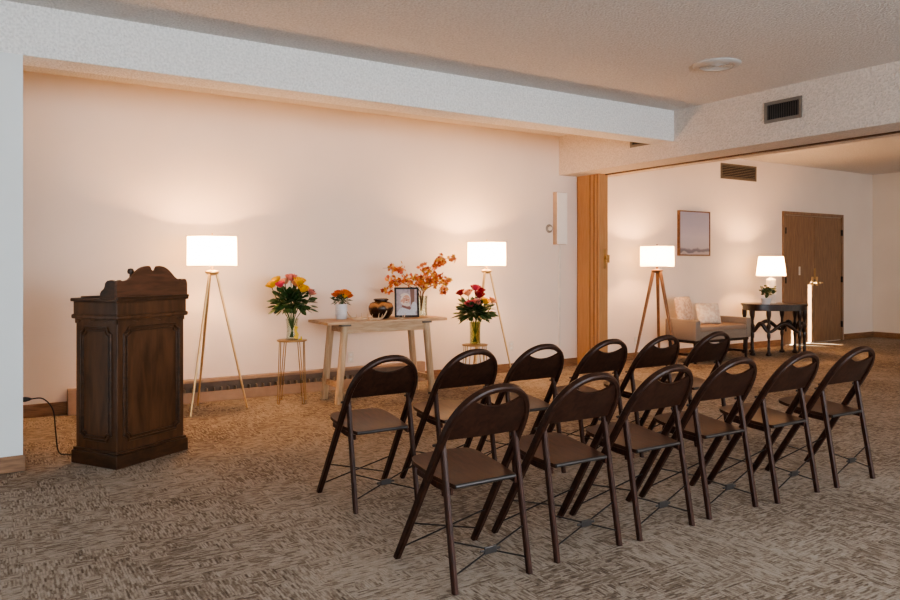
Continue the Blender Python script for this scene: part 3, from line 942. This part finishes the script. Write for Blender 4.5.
for sx in (-1, 1):
    for sy in (-1, 1):
        bm = B()
        tp = Vector((sx*(hx_-.205), sy*(hy_-.075), TZ-.026)); ft = Vector((sx*(hx_-.135), sy*(hy_-.070), .0))
        sweep_rect(bm, [ft, tp], Vector((0, 1, 0)), .062, .058)
        for v in bm.verts:
            if v.co.z < .02: v.co.z = max(0, v.co.z*.0)
            if v.co.z > TZ-.06: v.co.z = TZ-.026
        obj('leg', bm, 'table_leg', t)
        bm = B(); box2(bm, (tp.x-.048, tp.y-.038, TZ-.046), (tp.x+.048, tp.y+.038, TZ-.026), bev=.002); obj('leg_top_plate', bm, 'table_dark', t)  # dark plate around the leg top, just under the table top
    bm = B(); box2(bm, (sx*(hx_-.150)-.014, -hy_+.10, .145), (sx*(hx_-.150)+.014, hy_-.10, .195), bev=.003); obj('stretcher', bm, 'table', t)

# ------------------------------------------------------------------ flowers
def petal_rose(bm, c, r, mi, axis=Vector((0, 0, 1)), rnd=random):
    ax = axis.normalized(); xx, yy = frame_of(ax)
    def pt(a, rad, h): return Vector(c)+(xx*math.cos(a)+yy*math.sin(a))*rad+ax*h
    for ring, (cnt, rr, hh, open_) in enumerate(((3, .30, .62, .05), (5, .58, .55, .22), (6, .86, .40, .42))):
        for k in range(cnt):
            a0 = 2*PI*k/cnt+ring*.5+rnd.uniform(-.15, .15); half = PI/cnt*1.25
            grid = []
            for j in range(4):
                v = j/3
                row = []
                for i in range(5):
                    q = (i/4-.5)*2
                    rad = r*(rr*(.35+.65*math.sin(v*PI/2))+open_*v*v*.5)
                    h = r*(-.55+(hh+.55)*v-.10*q*q*v)
                    row.append(bm.verts.new(pt(a0+q*half*(.6+.4*v)*(1-.25*v*abs(q)), rad, h)))
                grid.append(row)
            for j in range(3):
                for i in range(4):
                    f = bm.faces.new((grid[j][i], grid[j][i+1], grid[j+1][i+1], grid[j+1][i])); f.material_index = mi
                    f.smooth = True
def leaf_blade(bm, base, direction, L_, W_, mi=0, droop=.25, rnd=random):
    d_ = Vector(direction).normalized(); x, y = frame_of(d_)
    ang = rnd.uniform(-.9, .9); side = x*math.cos(ang)+y*math.sin(ang); up = d_.cross(side)
    prof = [(0, .05), (.25, .8), (.55, 1), (.8, .6), (1, .03)]
    rows = []
    for s, w_ in prof:
        p = Vector(base)+d_*L_*s-Vector((0, 0, 1))*droop*L_*s*s
        rows.append([bm.verts.new(p-side*W_/2*w_+up*W_*.12*w_), bm.verts.new(p), bm.verts.new(p+side*W_/2*w_+up*W_*.12*w_)])
    for a, b_ in zip(rows, rows[1:]):
        for i in range(2):
            f = bm.faces.new((a[i], a[i+1], b_[i+1], b_[i])); f.material_index = mi; f.smooth = True

PXM = None
def bouquet(name, label, base, neck_z, blooms, R, zc, nleaf, leaf_l, seed, mats_leaf='leaf', cat='flowers', stem_r=.004, group=None):
    """base: point at the vessel's inner floor; blooms: (dx, dy, dz above base, radius, material)"""
    rnd = random.Random(seed)
    t = thing(name, label, cat, base, 0, group)
    bm = B()
    for dx, dy, dz, r, mt in blooms:
        k = neck_z/dz
        tube(bm, [(-dx*.12, -dy*.12, .01), (dx*k*.55, dy*k*.55, neck_z), (dx*.85, dy*.85, dz*.8), (dx, dy, dz-r*.5)], stem_r, 6)
    obj('stems', bm, 'stem', t)
    bm = B()
    for k in range(nleaf):
        th_ = rnd.uniform(0, 2*PI); ph = rnd.uniform(-.55, 1.1)
        d_ = Vector((math.cos(th_)*math.cos(ph), math.sin(th_)*math.cos(ph), math.sin(ph)))
        rad = R*rnd.uniform(.08, .80)
        p = Vector((d_.x*rad, d_.y*rad, zc+d_.z*rad*.82))
        if p.z < neck_z+.02: p.z = neck_z+rnd.uniform(-.01, .06); p.x *= .45; p.y *= .45
        leaf_blade(bm, p, d_+Vector((0, 0, .15)), leaf_l*rnd.uniform(.7, 1.25), leaf_l*rnd.uniform(.38, .55), rnd=rnd)
    obj('foliage', bm, mats_leaf, t)
    for dx, dy, dz, r, mt in blooms:
        bm = B(); petal_rose(bm, (dx, dy, dz), r, 0, Vector((dx*1.2, dy*1.2-.05, .35)), rnd)
        o = obj('bloom', bm, mt, t)
        o['label'] = {'yellow': 'yellow bloom', 'pink': 'pink bloom', 'peach': 'peach bloom', 'magenta': 'bright pink bloom', 'red': 'dark red bloom', 'orange': 'orange bloom', 'orange_red': 'rust bloom'}[mt]
    return t

def stand(label, x, y, z, r):
    t = thing('plant_stand', label, 'plant stand', (x, y, 0), .35)
    bm = B(); lathe(bm, [(.001, z-.012), (r-.004, z-.012), (r, z-.008), (r, z-.002), (r-.004, z), (.001, z)], seg=36, cap=False); obj('stand_top', bm, 'brass_dull', t, smooth=40)
    for k in range(4):
        a = 2*PI*k/4
        bm = B()
        for da in (-.28, .28):
            tube(bm, [((r-.014)*math.cos(a+da), (r-.014)*math.sin(a+da), z-.012), ((r+.022)*math.cos(a+da*.25), (r+.022)*math.sin(a+da*.25), .006)], .0042, 6)
        tube(bm, [((r+.022)*math.cos(a-.07), (r+.022)*math.sin(a-.07), .006), ((r+.022)*math.cos(a+.07), (r+.022)*math.sin(a+.07), .006)], .0045, 6)
        obj('leg', bm, 'brass_dull', t, smooth=60)
    return t
def glass_vase(label, x, y, z, h, r, waist=.8, gm='glass'):
    t = thing('glass_vase', label, 'vase', (x, y, z))
    n = 12
    prof = []
    for k in range(n+1):
        v = k/n; prof.append((r*(waist+(1-waist)*(2*v-1)**2*(1 if v > .5 else .7)), h*v))
    bm = B(); lathe(bm, [(.001, 0)]+prof, seg=28, cap=False)
    lathe(bm, [(.001, .012)]+[(a-.006, max(.012, b_)) for a, b_ in prof], seg=28, cap=False)
    obj('vase_body', bm, gm, t, smooth=60)
    return t

sx1, sy1 = 1.936*S, 5.215*S; sz1 = .458*S
stand('tall brass wire plant stand holding the yellow and pink bouquet', sx1, sy1, sz1, .14)
vase1 = glass_vase('clear glass vase with yellow ribbon on the taller wire stand', sx1, sy1, sz1, .20, .062)
m1 = 106.3    # px per metre there
def fl(px, py, cx, cy, mpp, dy, r, m):           # picture offsets turned into metres across and up
    dxm = (px-cx)/mpp
    return (dxm*.844+dy*.4, -dxm*.536+dy, (cy-py)/mpp, r, m)
c1 = (292, 338)
bl = [fl(272, 284, *c1, m1, -.02, .058, 'yellow'), fl(280.5, 284, *c1, m1, -.07, .045, 'magenta'), fl(285, 281, *c1, m1, .06, .05, 'peach'), fl(291, 277, *c1, m1, 0, .055, 'pink'),
      fl(299.5, 281, *c1, m1, -.03, .06, 'yellow'), fl(303, 288, *c1, m1, -.05, .058, 'yellow'), fl(311, 292, *c1, m1, .02, .048, 'pink'), fl(276, 280, *c1, m1, .1, .05, 'yellow'),
      fl(296, 284, *c1, m1, .12, .05, 'peach')]
bouquet('bouquet', 'bouquet of yellow and pink roses with dark foliage beside the first brass lamp', (sx1, sy1, sz1+.014), .19, bl, .235, .33, 300, .085, 3)
bm = B(); tube(bm, [(0, -.043, .02), (.012, -.05, .05), (-.006, -.047, .09), (.004, -.05, .13)], [.022, .016, .012, .018], 8); tube(bm, [(.03, -.045, .004), (.05, -.055, .004), (.06, -.03, .03)], [.012, .010, .006], 8)
obj('ribbon', bm, 'ribbon', vase1, loc=(.015, -.016, 0), smooth=60)['label'] = 'yellow ribbon'

sx2, sy2 = 3.438*S, 5.03*S; sz2 = .356*S
stand('short brass wire plant stand holding the vase of red roses', sx2, sy2, sz2, .137)
glass_vase('clear glass vase of greenish water on the shorter wire stand', sx2, sy2, sz2, .235, .06, .92, 'glass_green')
m2 = 94.5
c2 = (475, 343)
bl = [fl(461, 293, *c2, m2, .02, .05, 'red'), fl(467, 293, *c2, m2, -.05, .052, 'peach'), fl(475.5, 288, *c2, m2, .0, .055, 'magenta'), fl(478.5, 295, *c2, m2, -.04, .058, 'red'),
      fl(468, 304, *c2, m2, -.10, .055, 'magenta'), fl(476, 302, *c2, m2, -.09, .05, 'pink'), fl(484, 301, *c2, m2, -.07, .05, 'yellow'), fl(493, 301, *c2, m2, .02, .048, 'peach'),
      fl(483, 291, *c2, m2, .1, .05, 'red')]
bouquet('bouquet', 'bouquet of red, pink and yellow roses on the shorter stand by the second lamp', (sx2, sy2, sz2+.014), .225, bl, .215, .325, 340, .085, 5)
# place helper for the table: picture point of something standing on the top at depth y
def on_table(px, y):
    u = (px-450)/740.0
    return (.536+.844*u)/(.844-.536*u)*y*S, y*S
mt_ = 740/(5.5*S)
px_, py_ = on_table(341.3, 5.17)
t = thing('flower_pot', 'small white ceramic pot of orange flowers on the oak table', 'flower pot', (px_, py_, TZ))
bm = B(); lathe(bm, [(.046, 0), (.054, .006), (.058, .08), (.058, .146), (.050, .148), (.050, .118), (.001, .116)], seg=28); obj('pot_body', bm, 'pot', t, smooth=50)
bm = B(); lathe(bm, [(.0575, .045), (.0595, .048), (.0595, .06), (.0575, .063)], seg=28, cap=False); lathe(bm, [(.0575, .085), (.0595, .088), (.0595, .10), (.0575, .103)], seg=28, cap=False); obj('glaze_band', bm, 'pot', t, smooth=50)
rnd = random.Random(21)
bl = []
for k, (dx, dz, mtn) in enumerate([(-.055, .165, 'orange_red'), (-.028, .188, 'orange_red'), (.0, .18, 'orange'), (.03, .195, 'orange'), (.052, .178, 'orange'), (.012, .15, 'orange'), (-.02, .155, 'orange_red'),
                                   (.07, .155, 'orange_red'), (.03, .155, 'yellow')]):
    yy = rnd.uniform(-.06, .03)
    bl.append((dx*1.12*.844+yy*.4, -dx*1.12*.536+yy, dz-.042, .036, mtn))
bouquet('pot_flowers', 'orange and rust flowers with grey green leaves in the white pot', (px_, py_, TZ+.116), .02, bl, .095, .06, 60, .045, 8, 'leaf_b', stem_r=.0025)

# urn
ux_, uy_ = on_table(381, 5.08)
t = thing('urn', 'squat bronze glazed urn with dark drips beside the portrait frame', 'urn', (ux_, uy_, TZ))
bm = B(); lathe(bm, [(.055, 0), (.075, .006), (.108, .045), (.122, .09), (.122, .12), (.108, .148), (.085, .162), (.062, .168), (.056, .176), (.050, .176)], seg=36); obj('urn_body', bm, 'urn', t, smooth=60)
bm = B(); lathe(bm, [(.062, .174), (.074, .180), (.074, .190), (.060, .197), (.001, .200)], seg=30); obj('lid', bm, 'urn_dark', t, smooth=50)

# portrait frame
fx_, fy_ = on_table(407, 5.07)
fw, fh = .245, .302
t = thing('portrait_frame', 'black picture frame with a portrait photo of a smiling bearded man', 'picture frame', (fx_, fy_, TZ))
tilt = Matrix.Rotation(math.radians(-12), 4, 'X'); yaw = Matrix.Rotation(math.radians(-24), 4, 'Z')
MX = Matrix.Translation((0, 0, .004)) @ yaw @ tilt
bm = B(); f = .018
for lo, hi in (((-fw/2, -.010, 0), (fw/2, .010, f)), ((-fw/2, -.010, fh-f), (fw/2, .010, fh)), ((-fw/2, -.010, f), (-fw/2+f, .010, fh-f)), ((fw/2-f, -.010, f), (fw/2, .010, fh-f))):
    box2(bm, lo, hi, bev=.002)
obj('frame_border', bm, 'black_frame', t, matrix=MX)
bm = B(); box2(bm, (-fw/2+f, -.001, f), (fw/2-f, .006, fh-f)); obj('back_board', bm, 'black_frame', t, matrix=MX)
bm = B(); prism(bm, [(-.03, .0), (.03, 0), (.018, .17), (-.018, .17)], .005, lambda u, v, dd: Vector((u, .012+v*.2126+(.17-v)*.40+dd, v*.985)))
obj('easel_back', bm, 'black_frame', t, matrix=Matrix.Translation((0, 0, .004)) @ yaw)
# the photograph: flat painted shapes in one mesh
def ell(bm, cx, cz, rx, rz_, y, mi, rot=0, seg=28, clip=None):
    vs = []
    for k in range(seg):
        a = 2*PI*k/seg; ex, ez = rx*math.cos(a), rz_*math.sin(a)
        X = cx+ex*math.cos(rot)-ez*math.sin(rot); Z = cz+ex*math.sin(rot)+ez*math.cos(rot)
        X = max(-fw/2+f, min(fw/2-f, X)); Z = max(f, min(fh-f, Z))
        vs.append(bm.verts.new((X, y, Z)))
    fc = bm.faces.new(vs); fc.material_index = mi
def poly(bm, pts, y, mi):
    fc = bm.faces.new([bm.verts.new((a, y, b_)) for a, b_ in pts]); fc.material_index = mi
bm = B()
iw, z0_, z1_ = fw/2-f, f, fh-f
poly(bm, [(-iw, z0_), (iw, z0_), (iw, z1_), (-iw, z1_)], -.0020, 0)
poly(bm, [(.045, z0_+.06), (.075, z0_+.06), (.080, z1_), (.035, z1_)], -.0024, 1)
ell(bm, .075, .10, .03, .055, -.0025, 5)
ell(bm, -.005, .030, .092, .075, -.0028, 5)                  # shirt
poly(bm, [(-.05, .10), (.03, .072), (.045, .09), (.03, .11), (-.045, .13)], -.0032, 3)
ell(bm, -.012, .178, .049, .064, -.0036, 4, -.25)            # hair and beard
ell(bm, -.006, .174, .038, .050, -.0040, 2, -.25)            # face
ell(bm, -.052, .165, .009, .016, -.0042, 2, -.25)            # ear
ell(bm, .000, .128, .033, .020, -.0044, 4, -.2)              # beard
ell(bm, -.020, .188, .0075, .0028, -.0046, 6, -.2); ell(bm, .012, .181, .0075, .0028, -.0046, 6, -.2)   # eyes
ell(bm, -.021, .196, .011, .0028, -.0047, 4, -.1); ell(bm, .014, .189, .011, .0028, -.0047, 4, -.35)     # brows
poly(bm, [(-.005, .184), (-.001, .184), (.006, .160), (-.008, .162)], -.0048, 6)                        # nose
ell(bm, .000, .153, .020, .005, -.0049, 4, -.2)                                                         # moustache
ell(bm, .001, .145, .014, .0035, -.0050, 6, -.2)                                                        # mouth
ell(bm, -.030, .227, .034, .014, -.0039, 4, .25)
obj('photograph', bm, ['photo_back', 'photo_brown', 'skin', 'photo_dark', 'hair', 'shirt', 'skin_shade'], t, matrix=MX)

# antlers lying in front of the urn
def antler(label, px, y, rot, mir, sc=1.):
    x_, y_ = on_table(px, y)
    bm = B()
    main = smooth_path([Vector((-.10, 0, .010)), Vector((-.05, -.01, .012)), Vector((0, 0, .012)), Vector((.05, .02, .020)), Vector((.085, .03, .055)), Vector((.10, .03, .085))], 4)
    n = len(main)
    tube(bm, [p*sc for p in main], [(.011*(1-.75*(k/(n-1))**1.5)+.001)*sc for k in range(n)], 10)
    for base, tip, bend in (((-.05, -.01, .012), (-.085, -.03, .062), (-.085, -.03, .02)), ((0, 0, .012), (-.015, -.035, .07), (-.02, -.03, .03)), ((.05, .02, .02), (.03, -.02, .06), (.025, -.01, .03))):
        pth = smooth_path([Vector(base), Vector(bend), Vector(tip)], 4); k_ = len(pth)
        tube(bm, [p*sc for p in pth], [.008*sc*(1-.85*i/(k_-1)) for i in range(k_)], 8)
    if mir: bmesh.ops.scale(bm, vec=(-1, 1, 1), verts=bm.verts)
    o = obj('antler', bm, 'antler', loc=(x_, y_, TZ), rotz=rot, smooth=60)
    return tag(o, label, 'antler')
antler('pale shed antler lying on the table between the white pot and the urn', 358, 5.0, .1, True)
antler('pale shed antler with upturned tines lying in front of the urn', 379, 4.945, .0, False)
antler('small tan antler piece lying in front of the portrait frame', 402, 4.93, .2, False, .62)

# autumn branches in a glass vase behind the frame
vx_, vy_ = on_table(421, 5.14)
glass_vase('clear glass vase holding autumn branches behind the portrait frame', vx_, vy_, TZ, .21, .07, .9)
t = thing('autumn_branch_arrangement', 'spray of orange and yellow autumn leaf branches behind the portrait frame', 'branches', (vx_, vy_, TZ+.014))
mb = 740/(5.6*S)
def maple_leaf(bm, p, d_, size, mi, rnd):
    d_ = d_.normalized(); x, y = frame_of(d_)
    a = rnd.uniform(0, 2*PI); s_ = x*math.cos(a)+y*math.sin(a)
    n_ = d_.cross(s_)
    pr = [(0, 0), (.18, .30), (.12, .62), (.42, .45), (.55, .75), (.66, .30), (1, 0), (.66, -.30), (.55, -.75), (.42, -.45), (.12, -.62), (.18, -.30)]
    c = bm.verts.new(p+d_*size*.4)
    vs = [bm.verts.new(p+d_*size*u+s_*size*v*.75+n_*size*.12*abs(v)) for u, v in pr]
    for i in range(len(vs)):
        fc = bm.faces.new((c, vs[i], vs[(i+1) % len(vs)])); fc.material_index = mi
rnd = random.Random(11)
def br_pt(px, py, dy): 
    q = fl(px, py, 421, 316.5, mb, dy, 0, None); return Vector(q[:3])
branches = [[(421, 312), (420, 292), (408, 280), (395, 268), (380, 267)], [(421, 312), (419, 294), (405, 284), (393, 281), (385, 290)], [(421, 312), (421, 292), (424, 280), (424, 266)],
            [(421, 312), (424, 290), (432, 277), (440, 263), (446, 257), (455, 257)], [(421, 312), (424, 292), (436, 284), (446, 284), (448, 292)], [(421, 312), (423, 292), (416, 283), (413, 274)]]
clusters = [(393, 267, 9, 4, 26), (398, 268, 5, 3, 8), (392, 282, 8, 5, 20), (386, 290, 5, 4, 10), (405, 280, 8, 6, 22), (413, 276, 5, 4, 10), (423, 266, 4, 4, 8), (428, 278, 9, 7, 44), (435, 281, 9, 7, 44), (431, 270, 6, 5, 16),
            (443, 258, 5, 5, 26), (439, 264, 4, 4, 12), (445, 281, 6, 5, 22), (444, 289, 4, 3, 10), (455, 257, 6, 2, 10), (423, 284, 8, 4, 22), (420, 285, 6, 3, 10)]
for bi, b_ in enumerate(branches):
    dy = [-.02, .06, .03, .05, -.05, -.06][bi]
    pts = smooth_path([br_pt(x, y, dy*i/3) for i, (x, y) in enumerate(b_)], 4); n = len(pts)
    bm = B(); tube(bm, pts, [.006*(1-.7*i/(n-1)) for i in range(n)], 6)
    br = obj('branch', bm, 'twig', t, smooth=60)
    bm = B()
    for ci, (cx, cy, sx, sy, cnt) in enumerate(clusters):
        # each cluster belongs to the branch whose end runs closest
        best = min(range(len(branches)), key=lambda q: min((cx-a)**2+(cy-c_)**2 for a, c_ in branches[q][1:]))
        if best != bi: continue
        for k in range(int(cnt*1.7)):
            p = br_pt(rnd.gauss(cx, sx*.5), rnd.gauss(cy, sy*.5), dy+rnd.gauss(0, .05))
            maple_leaf(bm, p, Vector((rnd.gauss(0, 1), rnd.gauss(0, 1), rnd.gauss(-.2, .8))), rnd.uniform(.030, .055), rnd.choice((0, 0, 0, 1, 1, 2)), rnd)
    if len(bm.verts): obj('leaves', bm, ['maple', 'maple_y', 'maple_r'], br)
    else: bm.free()

# ------------------------------------------------------------------ lounge
# painting
qx0, qx1, qz0, qz1 = 6.566*S, 7.09*S, 1.115*S, 1.622*S
t = thing('painting', 'framed muted violet seascape painting on the lounge wall above the bench', 'painting', ((qx0+qx1)/2, WY, (qz0+qz1)/2))
w, h = (qx1-qx0)/2, (qz1-qz0)/2
bm = B(); f = .018
for lo, hi in (((-w, -.04, -h), (w, 0, -h+f)), ((-w, -.04, h-f), (w, 0, h)), ((-w, -.04, -h+f), (-w+f, 0, h-f)), ((w-f, -.04, -h+f), (w, 0, h-f))): box2(bm, lo, hi)
obj('frame', bm, 'frame_wood', t)
bm = B(); box2(bm, (-w+f, -.034, -h+f), (w-f, -.004, h-f)); obj('canvas', bm, 'paint', t)

# upholstered bench with low arms
bx0, bx1, by0, by1 = 6.13*S, 7.03*S, 5.0*S, 5.40*S
t = thing('upholstered_bench', 'taupe upholstered bench with low arms beneath the painting', 'bench', ((bx0+bx1)/2, (by0+by1)/2, 0))
w, d = (bx1-bx0)/2, (by1-by0)/2
bm = B(); box2(bm, (-w+.09, -d+.006, .30), (w-.09, d, .42), bev=.012); obj('seat_base', bm, 'sofa', t, smooth=40)
bm = B(); box2(bm, (-w+.095, -d+.0, .415), (w-.095, d-.02, .485), bev=.025); obj('seat_cushion', bm, 'sofa_seat', t, smooth=40)
for s in (-1, 1):
    bm = B(); box2(bm, (min(s*w, s*(w-.1)), -d, .30), (max(s*w, s*(w-.1)), d, .568), bev=.016); obj('arm', bm, 'sofa', t, smooth=40)
bm = B(); box2(bm, (-w+.02, -d+.03, .265), (w-.02, d-.03, .30)); obj('rail', bm, 'dark_wood', t)
for sx in (-1, 1):
    for sy in (-1, 1):
        bm = B(); tube(bm, [(sx*(w-.05), sy*(d-.05), 0), (sx*(w-.05), sy*(d-.05), .27)], [.018, .026], 10); obj('leg', bm, 'dark_wood', t, smooth=40)
    bm = B(); box2(bm, (sx*(w-.05)-.010, -d+.06, .09), (sx*(w-.05)+.010, d-.06, .12)); obj('stretcher', bm, 'dark_wood', t)
bm = B(); box2(bm, (-w+.06, -.012, .09), (w-.06, .012, .12)); obj('stretcher', bm, 'dark_wood', t)

def pillow(label, loc, rz, tilt_, sw, sh, m, th_=.13):
    bm = B(); n = 16
    for side in (-1, 1):
        g = []
        for i in range(n+1):
            row = []
            for j in range(n+1):
                u, v = 2*i/n-1, 2*j/n-1
                pinch = 1-.06*(abs(u)**2+abs(v)**2)*(1 if abs(u) < .99 else 1)+.06*abs(u*v)**2
                b_ = ((1-abs(u)**2.4)*(1-abs(v)**2.4))**.55
                row.append(bm.verts.new((u*sw/2*pinch, side*th_/2*b_, v*sh/2*pinch)))
            g.append(row)
        for i in range(n):
            for j in range(n): bm.faces.new((g[i][j], g[i+1][j], g[i+1][j+1], g[i][j+1]))
    bmesh.ops.remove_doubles(bm, verts=bm.verts, dist=.0005)
    o = obj('throw_pillow', bm, m, smooth=80)
    o.matrix_world = Matrix.Translation(loc) @ Matrix.Rotation(rz, 4, 'Z') @ Matrix.Rotation(tilt_, 4, 'X')
    return tag(o, label, 'pillow')
pillow('tan patterned square pillow standing against the wall on the bench', (6.37*S, 5.35*S, .680), math.radians(4), -.20, .36, .38, 'cushion')
pillow('cream floral pillow leaning in front of the tan one on the bench', (6.60*S, 5.22*S, .628), math.radians(-24), -.35, .36, .31, 'cushion_b')

# oval turned-leg table, its long side turned towards the room
GD = 8.40*S
def rel(px, d):
    u = (px-450)/740.0
    return Vector(((.536+.844*u)*d, (.844-.536*u)*d, 0))
gc = rel(774, GD); GROT = -math.atan2(.536, .844)
GA, GB, GZ = .435, .30, .735
t = thing('oval_table', 'dark oval side table on turned legs beside the double doors', 'table', gc, GROT)
def dpt(a, b_, an, p=3.6):
    c_, s_ = math.cos(an), math.sin(an)
    return Vector((a*math.copysign(abs(c_)**(2/p), c_), b_*math.copysign(abs(s_)**(2/p), s_), 0))
def oval(a, b_, n=48):
    return [tuple(dpt(a, b_, 2*PI*k/n).xy) for k in range(n)]
bm = B(); prism(bm, oval(GA, GB), .022, lambda u, v, dd: Vector((u, v, GZ-.022+dd))); prism(bm, oval(GA-.012, GB-.012), .016, lambda u, v, dd: Vector((u, v, GZ-.038+dd)))
obj('table_top', bm, 'dark_wood', t)
bm = B(); prism(bm, oval(GA-.022, GB-.022), .058, lambda u, v, dd: Vector((u, v, GZ-.094+dd))); obj('apron', bm, 'dark_wood', t)
legprof = [(.024, 0), (.034, .010), (.034, .026), (.018, .045), (.015, .09), (.020, .11), (.014, .13), (.014, .24), (.019, .26), (.022, .30), (.016, .33), (.015, .38), (.024, .41), (.026, .43), (.016, .45), (.014, .50), (.020, .535), (.026, .565), (.028, .60), (.028, GZ-.09)]
legs = [dpt(GA-.048, GB-.048, math.radians(an)) for an in (22, 68, 112, 158, 202, 255, 300, 338)]
for p in legs:
    bm = B(); lathe(bm, [(r_*1.2, z_) for r_, z_ in legprof], (p.x, p.y, 0), 14); obj('leg', bm, 'dark_wood', t, smooth=50)
for a, b_ in zip(legs, legs[1:]+legs[:1]):
    bm = B(); pts = []
    for k in range(17):
        q = k/16; p = a.lerp(b_, q); p.z = .40-.062*math.cos(q*2*PI)
        pts.append(p)
    tube(bm, pts, [.018+.012*math.sin(PI*k/16) for k in range(17)], 8); obj('wavy_stretcher', bm, 'dark_wood', t, smooth=60)

# table lamp and plant on it
lp = rel(771, 8.50*S)
t = thing('table_lamp', 'table lamp with white tapered shade and pale column on the oval table', 'lamp', (lp.x, lp.y, GZ))
bm = B(); lathe(bm, [(.205, .40), (.168, .685)], seg=44, cap=False); sh = obj('lamp_shade', bm, 'shade_b', t, smooth=60)
bm = B()
for zz, rr in ((.40, .205), (.685, .168)):
    bm = B(); tube(bm, [(rr*math.cos(2*PI*k/40), rr*math.sin(2*PI*k/40), zz) for k in range(41)], .003, 6, cap=False)
    obj('shade_ring', bm, 'white_metal', sh)
bm = B(); lathe(bm, [(.070, 0), (.073, .015), (.058, .02), (.066, .03), (.068, .18), (.066, .345), (.04, .36), (.014, .37), (.012, .44)], seg=24); obj('base', bm, 'crystal', t, smooth=40)
bm = B(); lathe(bm, [(.013, .44), (.030, .49), (.028, .51), (.001, .53)], seg=14); obj('bulb', bm, 'crystal', t, smooth=60)
L_ = bulb_light('lamp_bulb_light', (0, 0, .56), 55); L_.parent = t
pp = rel(766, 8.25*S)
t = thing('plant_pot', 'small white plant pot in front of the table lamp', 'flower pot', (pp.x, pp.y, GZ))
bm = B(); lathe(bm, [(.05, 0), (.058, .01), (.066, .09), (.062, .092), (.06, .075), (.001, .074)], seg=24); obj('pot_body', bm, 'pot', t, smooth=50)
rnd = random.Random(33)
t = thing('leafy_plant', 'small leafy green plant growing in the white pot by the table lamp', 'plant', (pp.x, pp.y, GZ+.075))
bm = B(); lf = B()
for k in range(26):
    a = rnd.uniform(0, 2*PI); r_ = rnd.uniform(.03, .135); z_ = rnd.uniform(.06, .17)
    q_ = Vector((r_*math.cos(a), r_*math.sin(a)*.6-.02, z_))
    tube(bm, [(0, 0, 0), q_*.5+Vector((0, 0, .03)), q_], .002, 5)
    for q in range(4):
        leaf_blade(lf, q_*rnd.uniform(.6, 1)+Vector((0, 0, .02)), Vector((rnd.gauss(math.cos(a), .6), rnd.gauss(math.sin(a), .6)-.2, rnd.uniform(-.1, .8))), .05, .038, rnd=rnd, droop=.1)
obj('stems', bm, 'stem', t); obj('foliage', lf, 'leaf', t)

# ------------------------------------------------------------------ light
def area(name, loc, rot, sx, sy, power, col):
    l = bpy.data.lights.new(name, 'AREA'); l.shape = 'RECTANGLE'; l.size = sx; l.size_y = sy; l.energy = power; l.color = col
    o = bpy.data.objects.new(name, l); COL.objects.link(o); o.location = loc; o.rotation_euler = rot
    return o
DAY = (.86, .93, 1.0)
for x, pw in ((-1.6, 98), (1.2, 122), (4.0, 155)):
    area('window_daylight', (x, RY+.06, 1.6), (-PI/2, 0, PI), 2.1, 1.55, pw, DAY)
area('lounge_window_daylight', (10.2, RY+.06, 1.5), (-PI/2, 0, PI), 4.0, 1.7, 90, (1, .93, .84))
sun = bpy.data.lights.new('low_sun', 'SUN'); sun.energy = 60; sun.angle = .006; sun.color = (1, .86, .66)
so = bpy.data.objects.new('low_sun', sun); COL.objects.link(so)
tgt = Vector((9.06*S, WY, 1.0)); src = Vector((RX, (SY0+SY1)/2, SZ1))
so.rotation_euler = (tgt-src).to_track_quat('-Z', 'Y').to_euler()
so.location = (RX+3, 0, 4)

world = bpy.data.worlds.new('sky_world'); scene.world = world; world.use_nodes = True
wn = world.node_tree
bg = wn.nodes['Background']; bg.inputs['Color'].default_value = (.55, .62, .75, 1); bg.inputs['Strength'].default_value = .3

# ------------------------------------------------------------------ camera
cam = bpy.data.cameras.new('camera'); co = bpy.data.objects.new('camera', cam); COL.objects.link(co)
cam.sensor_width = 36; cam.lens = 740/900*36; cam.shift_y = -34/900; cam.clip_start = .05
co.location = (0, 0, S)
co.rotation_euler = (PI/2, 0, -math.atan2(.536, .844))
scene.camera = co
scene.view_settings.view_transform = 'AgX'
scene.view_settings.look = 'AgX - Medium High Contrast'
scene.view_settings.exposure = 0.38
try:
    scene.cycles.use_denoising = True
    scene.cycles.max_bounces = 8
    scene.cycles.caustics_reflective = False; scene.cycles.caustics_refractive = False
    scene.cycles.sample_clamp_indirect = 6
except Exception: pass
